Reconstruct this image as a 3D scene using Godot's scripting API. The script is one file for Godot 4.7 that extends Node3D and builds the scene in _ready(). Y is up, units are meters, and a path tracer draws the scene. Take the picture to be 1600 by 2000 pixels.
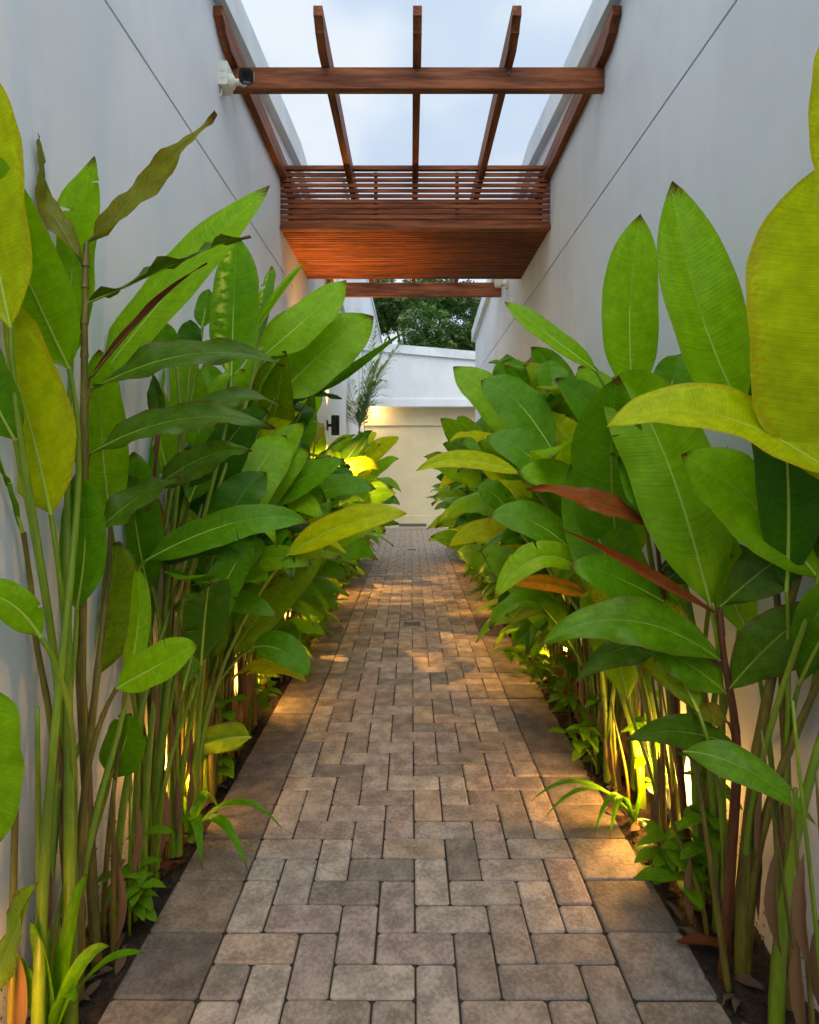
extends Node3D
# A planted passage between two white houses at dusk: pavers, heliconias, gingers, a slatted pergola.

const F := 1179.0        # focal length in photograph pixels
const VX := 803.0        # vanishing point of the passage
const VY := 912.0
const EYE := 1.22        # eye height
const XL := -0.85        # wall with the security camera
const XR := 0.905        # wall with the doorway

var M := {}
var taken := {}
var rng := RandomNumberGenerator.new()

# ------------------------------------------------------------------ naming
func numbered(called: String) -> String:
	if not taken.has(called):
		taken[called] = 0
		return called
	taken[called] += 1
	return "%s_%03d" % [called, taken[called]]

func thing(called: String, label: String, category: String, at := Vector3.ZERO, group := "") -> Node3D:
	var o := Node3D.new()
	o.name = numbered(called)
	add_child(o)
	o.position = at
	o.set_meta("label", label)
	o.set_meta("category", category)
	if group != "":
		o.set_meta("group", group)
	return o

func structure(called: String) -> Node3D:
	var o := Node3D.new()
	o.name = numbered(called)
	add_child(o)
	o.set_meta("kind", "structure")
	return o

func new_st() -> SurfaceTool:
	var st := SurfaceTool.new()
	st.begin(Mesh.PRIMITIVE_TRIANGLES)
	return st

func put(parent: Node, called: String, st: SurfaceTool, m: Material) -> MeshInstance3D:
	st.generate_normals()
	return put_mesh(parent, called, st.commit(), m)

func put_mesh(parent: Node, called: String, mesh: Mesh, m: Material) -> MeshInstance3D:
	var o := MeshInstance3D.new()
	o.name = called
	o.mesh = mesh
	o.material_override = m
	o.cast_shadow = GeometryInstance3D.SHADOW_CASTING_SETTING_ON
	parent.add_child(o, true)
	return o

# pixel of the photograph and a distance -> a point of the place
func at(px: float, py: float, d: float) -> Vector3:
	return Vector3((px - VX) / F * d, EYE + (VY - py) / F * d, -d)

# ------------------------------------------------------------------ shapes
func quad(st: SurfaceTool, a: Vector3, b: Vector3, c: Vector3, d: Vector3) -> void:
	for p in [a, b, c, a, c, d]:
		st.add_vertex(p)

func box(st: SurfaceTool, lo: Vector3, hi: Vector3) -> void:
	st.set_smooth_group(-1)
	var v := []
	for i in 8:
		v.append(Vector3(hi.x if i & 1 else lo.x, hi.y if i & 2 else lo.y, hi.z if i & 4 else lo.z))
	quad(st, v[0], v[1], v[3], v[2])
	quad(st, v[5], v[4], v[6], v[7])
	quad(st, v[4], v[0], v[2], v[6])
	quad(st, v[1], v[5], v[7], v[3])
	quad(st, v[2], v[3], v[7], v[6])
	quad(st, v[4], v[5], v[1], v[0])

# a bar from a to b with a chamfered cross-section w (sideways) by h (up)
func bar(st: SurfaceTool, a: Vector3, b: Vector3, w: float, h: float, ch: float, up := Vector3.UP) -> void:
	st.set_smooth_group(-1)
	var t := (b - a).normalized()
	var s := t.cross(up).normalized()
	var u := s.cross(t).normalized()
	var x := w / 2
	var y := h / 2
	var ring := [Vector2(-x + ch, -y), Vector2(x - ch, -y), Vector2(x, -y + ch), Vector2(x, y - ch), Vector2(x - ch, y), Vector2(-x + ch, y), Vector2(-x, y - ch), Vector2(-x, -y + ch)]
	for i in 8:
		var p: Vector2 = ring[i]
		var q: Vector2 = ring[(i + 1) % 8]
		var p3 := s * p.x + u * p.y
		var q3 := s * q.x + u * q.y
		quad(st, a + p3, a + q3, b + q3, b + p3)
		if i > 0 and i < 7:
			var r0: Vector3 = s * ring[0].x + u * ring[0].y
			for v in [a + r0, a + q3, a + p3, b + r0, b + p3, b + q3]:
				st.add_vertex(v)

# polygon given as (z, y) pairs, extruded along x
func prism_x(st: SurfaceTool, poly: PackedVector2Array, x0: float, x1: float) -> void:
	st.set_smooth_group(-1)
	var tri := Geometry2D.triangulate_polygon(poly)
	for i in range(0, tri.size(), 3):
		var a := poly[tri[i]]
		var b := poly[tri[i + 1]]
		var c := poly[tri[i + 2]]
		for v in [Vector3(x0, a.y, a.x), Vector3(x0, b.y, b.x), Vector3(x0, c.y, c.x), Vector3(x1, a.y, a.x), Vector3(x1, c.y, c.x), Vector3(x1, b.y, b.x)]:
			st.add_vertex(v)
	for i in poly.size():
		var a := poly[i]
		var b := poly[(i + 1) % poly.size()]
		quad(st, Vector3(x0, a.y, a.x), Vector3(x0, b.y, b.x), Vector3(x1, b.y, b.x), Vector3(x1, a.y, a.x))

func tube(st: SurfaceTool, pts: PackedVector3Array, radii: PackedFloat32Array, sides := 7, capped := false) -> void:
	st.set_smooth_group(0)
	var n := pts.size()
	var side := Vector3.ZERO
	var rings := []
	for i in n:
		var t := (pts[mini(i + 1, n - 1)] - pts[maxi(i - 1, 0)]).normalized()
		if side == Vector3.ZERO:
			side = t.cross(Vector3(0.3, 0.2, 0.93)).normalized()
		side = (side - t * side.dot(t)).normalized()
		var other := t.cross(side)
		var ring := PackedVector3Array()
		for k in sides:
			var a := TAU * k / sides
			ring.append(pts[i] + (side * cos(a) + other * sin(a)) * radii[i])
		rings.append(ring)
	for i in n - 1:
		for k in sides:
			var k2 := (k + 1) % sides
			quad(st, rings[i][k], rings[i + 1][k], rings[i + 1][k2], rings[i][k2])
	if capped:
		for k in sides:
			var k2 := (k + 1) % sides
			for v in [pts[n - 1], rings[n - 1][k2], rings[n - 1][k], pts[0], rings[0][k], rings[0][k2]]:
				st.add_vertex(v)

func bezier(a: Vector3, b: Vector3, c: Vector3, d: Vector3, n: int) -> PackedVector3Array:
	var out := PackedVector3Array()
	for i in n + 1:
		out.append(a.bezier_interpolate(b, c, d, float(i) / n))
	return out

func radii(a: float, b: float, n: int) -> PackedFloat32Array:
	var out := PackedFloat32Array()
	for i in n + 1:
		out.append(lerpf(a, b, float(i) / n))
	return out

# lathe about y: profile of (radius, y)
func lathe(st: SurfaceTool, profile: Array, basis := Transform3D.IDENTITY, sides := 16) -> void:
	st.set_smooth_group(-1)
	for i in profile.size() - 1:
		var p: Vector2 = profile[i]
		var q: Vector2 = profile[i + 1]
		for k in sides:
			var a := TAU * k / sides
			var b := TAU * (k + 1) / sides
			var v0 := basis * Vector3(cos(a) * p.x, p.y, sin(a) * p.x)
			var v1 := basis * Vector3(cos(b) * p.x, p.y, sin(b) * p.x)
			var v2 := basis * Vector3(cos(b) * q.x, q.y, sin(b) * q.x)
			var v3 := basis * Vector3(cos(a) * q.x, q.y, sin(a) * q.x)
			quad(st, v0, v1, v2, v3)

# ------------------------------------------------------------------ materials
func lin(r: float, g: float, b: float) -> Color:
	return Color(r, g, b).linear_to_srgb()

func plain(c: Color, rough := 0.6, metal := 0.0) -> StandardMaterial3D:
	var m := StandardMaterial3D.new()
	m.albedo_color = c
	m.roughness = rough
	m.metallic = metal
	return m

func noise(seed_: int, freq: float, octaves := 4) -> FastNoiseLite:
	var n := FastNoiseLite.new()
	n.seed = seed_
	n.noise_type = FastNoiseLite.TYPE_SIMPLEX_SMOOTH
	n.frequency = freq
	n.fractal_octaves = octaves
	return n

# a seamless noise picture between two colours, speckled
func grain_texture(size: int, c0: Color, c1: Color, coarse: float, fine: float, speck: float, seed_: int, patches := 1.5) -> ImageTexture:
	var a := noise(seed_, coarse, 4).get_seamless_image(size, size, false, false, 0.15)
	var b := noise(seed_ + 7, fine, 3).get_seamless_image(size, size, false, false, 0.15)
	var da := a.get_data()
	var db := b.get_data()
	var out := PackedByteArray()
	out.resize(size * size * 3)
	var r := RandomNumberGenerator.new()
	r.seed = seed_
	for i in size * size:
		var t := clampf(0.5 + (da[i] / 255.0 - 0.5) * patches + (db[i] / 255.0 - 0.5) * 0.8 + (r.randf() - 0.5) * speck, 0, 1)
		var c := c0.lerp(c1, t)
		out[i * 3] = c.r8
		out[i * 3 + 1] = c.g8
		out[i * 3 + 2] = c.b8
	var im := Image.create_from_data(size, size, false, Image.FORMAT_RGB8, out)
	im.generate_mipmaps()
	return ImageTexture.create_from_image(im)

func triplanar(m: StandardMaterial3D, scale: Vector3, world := true) -> StandardMaterial3D:
	m.uv1_triplanar = true
	m.uv1_world_triplanar = world
	m.uv1_scale = scale
	return m

# leaf colour: lamina, pale midrib, side veins, spots. kind 0 = parallel cross veins (heliconia), 1 = slanting veins (ginger), 2 = lengthwise (strap)
func leaf_texture(kind: int, lamina: Color, vein: Color, rib: Color, edge: Color, edge_share: float, spots: float, seed_: int, streak := 0.0) -> ImageTexture:
	var w := 224
	var h := 640
	var n1 := noise(seed_, 0.012, 3)
	var n2 := noise(seed_ + 3, 0.035, 2)
	var n3 := noise(seed_ + 5, 0.02, 3)
	var out := PackedByteArray()
	out.resize(w * h * 3)
	for y in h:
		var t := float(y) / h
		for x in w:
			var u := float(x) / w * 2 - 1
			var au := absf(u)
			var wave := 0.0
			if kind == 0:
				var q := y - au * au * 34.0
				wave = 0.5 + 0.5 * sin(q * 1.15 + n1.get_noise_2d(x * 0.15, y) * 3.0)
				wave = wave * 0.55 + 0.45 * (0.5 + 0.5 * n2.get_noise_2d(x * 0.06, q * 4.0) * 2.0)
			elif kind == 1:
				var q := y - au * 120.0
				wave = 0.5 + 0.5 * sin(q * 0.6 + n1.get_noise_2d(x * 0.4, y) * 4.0)
			else:
				wave = 0.5 + 0.5 * sin(u * 46.0)
			var c := lamina.lerp(vein, wave * 1.0)
			var mott := n1.get_noise_2d(x * 1.2, y) * 0.5 + n2.get_noise_2d(x, y) * 0.28
			c = c * (1.0 + mott * (0.16 if kind == 0 else 0.26))
			var e := smoothstep(0.80, 1.0, au + n2.get_noise_2d(x * 2.0, y * 2.0) * 0.22 + smoothstep(0.9, 1.0, t) * 0.3)
			c = c.lerp(edge, e * edge_share)
			if spots > 0.0:
				var s := n3.get_noise_2d(x * 2.2, y * 2.2) * 0.6 + n2.get_noise_2d(x * 3.1, y * 3.1 + 90) * 0.5
				c = c.lerp(edge, smoothstep(0.56 - spots * 0.3, 0.66 - spots * 0.25, s))
			if streak > 0.0:
				var sl := exp(-pow((u + 0.55) / 0.24, 2)) * smoothstep(-0.25, 0.3, n2.get_noise_2d(x * 0.4, y * 0.9))
				c = c.lerp(Color(0.82, 0.84, 0.35), sl * streak)
			if spots > 0.0:
				c = c.lerp(Color(0.36, 0.22, 0.09), 0.85 * smoothstep(0.93, 0.985, t + n2.get_noise_2d(x * 2.0, y * 2.0) * 0.05))
			var k := exp(-pow(u / (0.034 - 0.02 * t), 2))
			c = c.lerp(rib, k * 0.85)
			out[(y * w + x) * 3] = clampi(int(c.r * 255), 0, 255)
			out[(y * w + x) * 3 + 1] = clampi(int(c.g * 255), 0, 255)
			out[(y * w + x) * 3 + 2] = clampi(int(c.b * 255), 0, 255)
	var im := Image.create_from_data(w, h, false, Image.FORMAT_RGB8, out)
	im.generate_mipmaps()
	return ImageTexture.create_from_image(im)

func leaf_relief(kind: int) -> ImageTexture:
	var w := 128
	var h := 448
	var n := noise(91 + kind, 0.03, 2)
	var im := Image.create(w, h, false, Image.FORMAT_L8)
	for y in h:
		for x in w:
			var u := float(x) / w * 2 - 1
			var q := y - absf(u) * (20.0 if kind == 0 else 80.0)
			var v := 0.5 + 0.25 * sin(q * (0.85 if kind == 0 else 0.5)) + 0.2 * n.get_noise_2d(x, y)
			v -= 0.3 * exp(-pow(u / 0.05, 2))
			im.set_pixel(x, y, Color(v, v, v))
	return ImageTexture.create_from_image(im)

func leaf_material(key: String, tex: Texture2D, relief: Texture2D, through: Color, rough: float) -> void:
	var m := StandardMaterial3D.new()
	m.albedo_texture = tex
	m.roughness = rough
	m.metallic_specular = 0.3
	m.cull_mode = BaseMaterial3D.CULL_DISABLED
	m.backlight_enabled = true
	m.backlight = through
	m.heightmap_enabled = true
	m.heightmap_texture = relief
	m.heightmap_scale = 0.05
	M[key] = m

func make_materials() -> void:
	# walls
	var wall := grain_texture(512, Color(0.825, 0.845, 0.868), Color(0.862, 0.880, 0.90), 0.006, 0.03, 0.12, 3)
	M.wall = triplanar(plain(Color.WHITE, 0.62), Vector3(0.35, 0.22, 0.35))
	M.wall.albedo_texture = wall
	M.wall.heightmap_enabled = true
	M.wall.heightmap_texture = grain_texture(512, Color(0.3, 0.3, 0.3), Color(0.7, 0.7, 0.7), 0.01, 0.09, 0.5, 31)
	M.wall.heightmap_scale = 0.12
	M.coping = triplanar(plain(Color(0.95, 0.97, 0.98), 0.6), Vector3(0.6, 0.6, 0.6))
	M.coping.albedo_texture = grain_texture(256, Color(0.80, 0.81, 0.82), Color(0.90, 0.91, 0.915), 0.006, 0.03, 0.1, 5)
	M.cream = triplanar(plain(Color(0.99, 0.91, 0.71), 0.65), Vector3(0.4, 0.4, 0.4))
	M.cream.albedo_texture = wall
	M.groove = plain(Color(0.36, 0.36, 0.35), 0.9)
	# wood
	var wood := grain_texture(512, lin(0.10, 0.032, 0.014), lin(0.28, 0.092, 0.036), 0.008, 0.035, 0.16, 11)
	M.wood_x = triplanar(plain(Color.WHITE, 0.55), Vector3(0.35, 4.5, 4.5))
	M.wood_x.albedo_texture = wood
	M.wood_z = triplanar(plain(Color.WHITE, 0.55), Vector3(4.5, 4.5, 0.35))
	M.wood_z.albedo_texture = wood
	M.wood_x.metallic_specular = 0.25
	M.wood_z.metallic_specular = 0.25
	for i in 4:
		var board := M.wood_x.duplicate() as StandardMaterial3D
		board.albedo_color = [Color(1, 1, 1), Color(0.93, 0.90, 0.88), Color(1, 0.97, 0.92), Color(0.97, 0.92, 0.93)][i]
		board.uv1_offset = Vector3(0.23 * i, 0.31 * i, 0.17 * i)
		M["board%d" % i] = board
	M.wood_door = triplanar(plain(Color(1, 0.95, 0.9), 0.45), Vector3(3.5, 0.35, 3.5))
	M.wood_door.albedo_texture = wood
	M.glass = plain(Color(0.86, 0.94, 0.97, 0.05), 0.03)
	M.glass.metallic_specular = 0.12
	M.glass.transparency = BaseMaterial3D.TRANSPARENCY_ALPHA
	M.seal = plain(Color(0.12, 0.13, 0.13), 0.6)
	# ground
	var stone := grain_texture(1024, Color(0.50, 0.475, 0.45), Color(0.78, 0.745, 0.71), 0.008, 0.05, 0.85, 21, 1.05)
	var stone_bump := grain_texture(512, Color(0.2, 0.2, 0.2), Color(0.8, 0.8, 0.8), 0.02, 0.12, 0.9, 23)
	var tints := [Color(0.95, 0.92, 0.90), Color(0.87, 0.83, 0.80), Color(1.0, 0.97, 0.94), Color(0.80, 0.77, 0.75), Color(0.98, 0.91, 0.84), Color(0.92, 0.87, 0.86)]
	for i in tints.size():
		var m := triplanar(plain(tints[i], 0.82), Vector3(1.15, 1.15, 1.15))
		m.uv1_offset = Vector3(0.37 * i, 0.11 * i, 0.23 * i)
		m.albedo_texture = stone
		m.heightmap_enabled = true
		m.heightmap_texture = stone_bump
		m.heightmap_scale = 0.25
		M["paver%d" % i] = m
		var worn := m.duplicate() as StandardMaterial3D
		worn.albedo_color = (tints[i] as Color) * Color(0.80, 0.80, 0.81)
		worn.uv1_offset = Vector3(0.61 * i, 0.2, 0.43 * i)
		M["edge%d" % i] = worn
	M.joint = triplanar(plain(Color(0.19, 0.165, 0.14), 0.95), Vector3(2, 2, 2))
	M.soil = triplanar(plain(Color.WHITE, 0.95), Vector3(2.2, 2.2, 2.2))
	M.soil.albedo_texture = grain_texture(512, lin(0.012, 0.007, 0.004), lin(0.075, 0.042, 0.022), 0.02, 0.1, 0.7, 41)
	M.soil.heightmap_enabled = true
	M.soil.heightmap_texture = stone_bump
	M.soil.heightmap_scale = 1.5
	M.dry = plain(lin(0.16, 0.085, 0.035), 0.85)
	M.litter = plain(lin(0.085, 0.052, 0.028), 0.9)
	M.litter.cull_mode = BaseMaterial3D.CULL_DISABLED
	M.dry.cull_mode = BaseMaterial3D.CULL_DISABLED
	M.ground = plain(lin(0.12, 0.11, 0.09), 0.95)
	M.iron = plain(lin(0.035, 0.033, 0.03), 0.55, 0.5)
	M.concrete = plain(lin(0.24, 0.22, 0.20), 0.85)
	M.white_plastic = plain(Color(0.83, 0.84, 0.80), 0.4)
	M.black_plastic = plain(Color(0.055, 0.065, 0.065), 0.3)
	M.lens = plain(Color(0.02, 0.02, 0.03), 0.08)
	M.grey_metal = plain(Color(0.42, 0.42, 0.42), 0.5, 0.4)
	M.lamp_body = plain(Color(0.09, 0.085, 0.08), 0.45, 0.3)
	M.lamp_glow = plain(Color(1, 0.85, 0.6), 0.5)
	M.lamp_glow.emission_enabled = true
	M.lamp_glow.emission = Color(1.0, 0.62, 0.26)
	M.lamp_glow.emission_energy_multiplier = 3.0
	# leaves
	var rel0 := leaf_relief(0)
	var rel1 := leaf_relief(1)
	var brown := Color(0.42, 0.24, 0.10)
	leaf_material("bright", leaf_texture(0, Color(0.57, 0.76, 0.04), Color(0.46, 0.67, 0.02), Color(0.62, 0.76, 0.30), Color(0.52, 0.62, 0.14), 0.35, 0.05, 101), rel0, Color(0.95, 0.95, 0.5), 0.38)
	leaf_material("yellow", leaf_texture(0, Color(0.80, 0.86, 0.02), Color(0.69, 0.79, 0.01), Color(0.78, 0.80, 0.34), Color(0.76, 0.64, 0.12), 0.55, 0.0, 113), rel0, Color(1.0, 0.95, 0.4), 0.42)
	leaf_material("mid", leaf_texture(0, Color(0.42, 0.63, 0.04), Color(0.31, 0.53, 0.02), Color(0.50, 0.66, 0.28), Color(0.40, 0.54, 0.15), 0.4, 0.12, 127), rel0, Color(0.85, 0.9, 0.4), 0.36)
	leaf_material("deep", leaf_texture(0, Color(0.28, 0.47, 0.06), Color(0.19, 0.38, 0.04), Color(0.40, 0.55, 0.25), Color(0.36, 0.40, 0.14), 0.4, 0.2, 131), rel0, Color(0.6, 0.7, 0.3), 0.33)
	leaf_material("streak", leaf_texture(0, Color(0.45, 0.67, 0.04), Color(0.35, 0.57, 0.02), Color(0.52, 0.70, 0.26), Color(0.56, 0.62, 0.2), 0.3, 0.1, 137, 0.95), rel0, Color(0.9, 0.9, 0.4), 0.38)
	leaf_material("torn", leaf_texture(0, Color(0.55, 0.67, 0.06), Color(0.44, 0.58, 0.03), Color(0.70, 0.74, 0.30), brown, 0.5, 0.55, 139), rel0, Color(0.9, 0.9, 0.4), 0.45)
	leaf_material("ginger", leaf_texture(1, Color(0.32, 0.45, 0.06), Color(0.22, 0.35, 0.03), Color(0.45, 0.54, 0.22), Color(0.36, 0.27, 0.10), 0.6, 0.2, 149), rel1, Color(0.6, 0.65, 0.25), 0.3)
	leaf_material("ginger_bright", leaf_texture(1, Color(0.42, 0.61, 0.05), Color(0.31, 0.50, 0.03), Color(0.55, 0.68, 0.28), Color(0.42, 0.40, 0.12), 0.5, 0.1, 151), rel1, Color(0.8, 0.85, 0.35), 0.32)
	leaf_material("ginger_olive", leaf_texture(1, Color(0.53, 0.57, 0.12), Color(0.45, 0.47, 0.09), Color(0.56, 0.50, 0.18), Color(0.55, 0.36, 0.10), 0.7, 0.25, 157), rel1, Color(0.9, 0.75, 0.3), 0.36)
	leaf_material("red", leaf_texture(1, Color(0.66, 0.38, 0.16), Color(0.54, 0.30, 0.12), Color(0.62, 0.32, 0.18), Color(0.34, 0.34, 0.11), 0.5, 0.3, 163), rel1, Color(0.9, 0.5, 0.3), 0.34)
	leaf_material("dried", leaf_texture(1, Color(0.42, 0.22, 0.10), Color(0.32, 0.16, 0.07), Color(0.52, 0.32, 0.16), Color(0.24, 0.13, 0.06), 0.8, 0.6, 167), rel1, Color(0.4, 0.3, 0.2), 0.7)
	leaf_material("gold", leaf_texture(0, Color(0.80, 0.62, 0.08), Color(0.72, 0.54, 0.06), Color(0.86, 0.74, 0.28), Color(0.55, 0.36, 0.10), 0.5, 0.3, 173), rel0, Color(1.0, 0.85, 0.3), 0.5)
	leaf_material("strap", leaf_texture(2, Color(0.43, 0.65, 0.05), Color(0.30, 0.52, 0.03), Color(0.36, 0.56, 0.16), Color(0.52, 0.52, 0.14), 0.3, 0.1, 179), rel1, Color(0.8, 0.85, 0.4), 0.35)
	leaf_material("herb", leaf_texture(1, Color(0.45, 0.63, 0.06), Color(0.34, 0.51, 0.03), Color(0.50, 0.66, 0.28), Color(0.30, 0.44, 0.12), 0.3, 0.15, 181), rel1, Color(0.8, 0.85, 0.4), 0.4)
	var stem := grain_texture(256, Color(0.36, 0.48, 0.07), Color(0.54, 0.63, 0.13), 0.01, 0.05, 0.25, 51)
	var cane := grain_texture(256, Color(0.33, 0.29, 0.10), Color(0.50, 0.46, 0.17), 0.012, 0.06, 0.4, 53)
	var redcane := grain_texture(256, Color(0.27, 0.13, 0.07), Color(0.41, 0.24, 0.12), 0.012, 0.06, 0.3, 57)
	M.rib = plain(Color(0.62, 0.72, 0.24), 0.45)
	for e in [["stem", stem], ["cane", cane], ["red_cane", redcane]]:
		var m := triplanar(plain(Color.WHITE, 0.45), Vector3(7, 1.2, 7))
		m.albedo_texture = e[1]
		m.backlight_enabled = e[0] == "stem"
		m.backlight = Color(0.25, 0.3, 0.1)
		M[e[0]] = m
	M.bark = triplanar(plain(Color.WHITE, 0.9), Vector3(1.5, 0.4, 1.5))
	M.bark.albedo_texture = grain_texture(256, Color(0.22, 0.18, 0.14), Color(0.42, 0.37, 0.31), 0.02, 0.08, 0.4, 59)
	M.tree_leaf = plain(Color.WHITE, 0.5)
	M.tree_leaf.vertex_color_use_as_albedo = true
	M.tree_leaf.cull_mode = BaseMaterial3D.CULL_DISABLED
	M.tree_leaf.backlight_enabled = true
	M.tree_leaf.backlight = Color(0.5, 0.6, 0.25)
	M.palm = plain(Color(0.48, 0.56, 0.38), 0.35)
	M.palm.cull_mode = BaseMaterial3D.CULL_DISABLED
	M.palm.backlight_enabled = true
	M.palm.backlight = Color(0.4, 0.5, 0.25)
	M.flower = plain(Color(0.75, 0.06, 0.05), 0.5)

# ------------------------------------------------------------------ leaves
# A blade from b to t (thing's own axes), bowed by sag, w metres wide, its upper face turned to n.
func blade(st: SurfaceTool, b: Vector3, t: Vector3, sag: Vector3, w: float, n: Vector3, shape: int, fold: float, curl: float, wave: float, twist: float, seed_: int, origin := Vector3.ZERO, segs := 20, cols := 10) -> PackedVector3Array:
	var r := RandomNumberGenerator.new()
	r.seed = seed_
	var c1 := b.lerp(t, 0.33) + sag * 1.2
	var c2 := b.lerp(t, 0.68) + sag * 1.2
	var ph := r.randf() * TAU
	var fr := r.randf_range(1.6, 3.0)
	var ph2 := r.randf() * TAU
	var fr2 := r.randf_range(4.0, 7.0)
	var uneven := r.randf_range(-0.14, 0.14)
	var droop := (r.randf_range(0.0, 0.11) if shape < 2 else 0.0) * b.distance_to(t)
	var sway := (r.randf_range(-0.06, 0.06) if shape == 0 else 0.0) * b.distance_to(t)
	var tears := []
	var qs := []
	for i in segs + 1:
		var q := float(i) / segs
		qs.append([q + 0.25 * q * (1.0 - q) * (0.5 - q), -1, 0])
	if shape == 0 and may_tear and r.randf() < 0.42:
		for k in r.randi_range(1, 3):
			var tq := r.randf_range(0.2, 0.86)
			tears.append([1 if r.randf() < 0.5 else -1, r.randf_range(0.1, 0.75), r.randf_range(0.001, 0.0055), r.randf_range(-0.012, 0.012)])
			qs.append([tq - 0.0008, k, -1])
			qs.append([tq + 0.0008, k, 1])
		qs.sort_custom(func(x, y): return x[0] < y[0])
	var grid := []
	var mid := PackedVector3Array()
	for row_at in qs:
		var q: float = row_at[0]
		var p := b.bezier_interpolate(c1, c2, t, q)
		var q2 := minf(q + 0.01, 1.0)
		var q1 := maxf(q - 0.01, 0.0)
		var tan := (b.bezier_interpolate(c1, c2, t, q2) - b.bezier_interpolate(c1, c2, t, q1)).normalized()
		var s := tan.cross(n)
		if s.length() < 0.05:
			s = tan.cross(n + Vector3(0.3, 0.2, 0.5))
		s = s.normalized().rotated(tan, twist * q)
		var nn := s.cross(tan).normalized()
		p += Vector3(0, -droop * pow(q, 4.0), 0) + s * (sway * sin(q * PI))
		var a := 0.0
		var e := 0.0
		match shape:
			0:
				a = 1.0 - pow(1.0 - minf(q / 0.34, 1.0), 2.3)
				e = 1.0 - pow(maxf(0.0, (q - 0.46) / 0.54), 2.7)
			1:
				a = 1.0 - pow(1.0 - minf(q / 0.42, 1.0), 1.8)
				e = 1.0 - pow(maxf(0.0, (q - 0.30) / 0.70), 1.7)
			2:
				a = 0.55 + 0.45 * minf(q / 0.3, 1.0)
				e = 1.0 - pow(q, 3.2)
			_:
				a = 1.0 - pow(1.0 - minf(q / 0.45, 1.0), 2.0)
				e = 1.0 - pow(maxf(0.0, (q - 0.38) / 0.62), 2.0)
		var hw := maxf(w * 0.5 * a * e, 0.0004)
		var row := PackedVector3Array()
		for k in cols + 1:
			var v := float(k) / cols * 2.0 - 1.0
			var av := absf(v)
			var h := hw * (1.0 + uneven * signf(v))
			var slit := 0.0
			if row_at[1] >= 0 and signf(v) == tears[row_at[1]][0]:
				slit = maxf(0.0, av - tears[row_at[1]][1]) / (1.0 - tears[row_at[1]][1])
			var f := fold * (1.0 + 0.25 * sin(q * 5.0 + ph))
			var out := s * (v * h * cos(f)) + nn * (av * h * sin(f) - curl * av * av * h)
			var ripple := wave * w * av * av * (sin(q * fr * TAU + ph + (1.7 if v < 0 else 0.0)) + 0.45 * sin(q * fr2 * TAU + ph2 + (2.6 if v < 0 else 0.0)))
			var pt := p + out + nn * ripple
			if slit > 0.0:
				pt += tan * (slit * tears[row_at[1]][2] * row_at[2]) + nn * (slit * tears[row_at[1]][3] * row_at[2])
			var wp := pt + origin
			if wp.z > -8.4:
				pt.x = clampf(wp.x, XL + 0.012, XR - 0.012) - origin.x
			pt.y = maxf(wp.y, 0.01) - origin.y
			row.append(pt)
		grid.append(row)
		mid.append(row[cols / 2])
	st.set_smooth_group(0)
	for i in qs.size() - 1:
		var open: bool = qs[i][2] == -1 and qs[i + 1][1] == qs[i][1]
		for k in cols:
			if open and signf(k - cols / 2 + 0.5) == tears[qs[i][1]][0] and minf(absf(float(k) / cols * 2 - 1), absf(float(k + 1) / cols * 2 - 1)) >= tears[qs[i][1]][1] - 0.01:
				continue
			for ij in [[i, k], [i + 1, k], [i + 1, k + 1], [i, k], [i + 1, k + 1], [i, k + 1]]:
				st.set_uv(Vector2(float(ij[1]) / cols, qs[ij[0]][0]))
				st.add_vertex(grid[ij[0]][ij[1]])
	return mid

func facing(code: String) -> Vector3:
	match code:
		"c": return Vector3(0, 0.25, 1)
		"u": return Vector3(0, 1, 0.25)
		"d": return Vector3(0, 0.58, 0.9)
		"l": return Vector3(-0.7, 0.35, 0.6)
		"r": return Vector3(0.7, 0.35, 0.6)
		"lu": return Vector3(-0.6, 0.8, 0.3)
		"ru": return Vector3(0.6, 0.8, 0.3)
		"e": return Vector3(0.2, 0.95, -0.25)
	return Vector3(0, 1, 1)

var leaf_count := 0
var may_tear := true

# one leaf with its midrib; returns nothing. b and t in world, root at origin o
func add_leaf(root: Node3D, b: Vector3, t: Vector3, sag: Vector3, w: float, n: Vector3, mat: String, shape: int, fold := 0.2, curl := 0.1, wave := 0.02, twist := 0.0, rib := 0.004) -> MeshInstance3D:
	leaf_count += 1
	var o := root.position
	var st := new_st()
	var mid := blade(st, b - o, t - o, sag, w, n, shape, fold, curl, wave, twist, 1000 + leaf_count, o)
	st.index()
	var leaf := put(root, "leaf", st, M[mat])
	if rib > 0.0:
		var rs := new_st()
		var m := int(mid.size() * 0.9)
		var pts := PackedVector3Array()
		for i in m:
			pts.append(mid[i] - n.normalized() * rib * 0.45)
		tube(rs, pts, radii(rib, rib * 0.22, m - 1), 5)
		put(leaf, "midrib", rs, M.red_cane if mat == "red" else (M.cane if mat in ["dried", "ginger_olive"] else (M.rib if shape == 0 else M.stem)))
	return leaf

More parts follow.
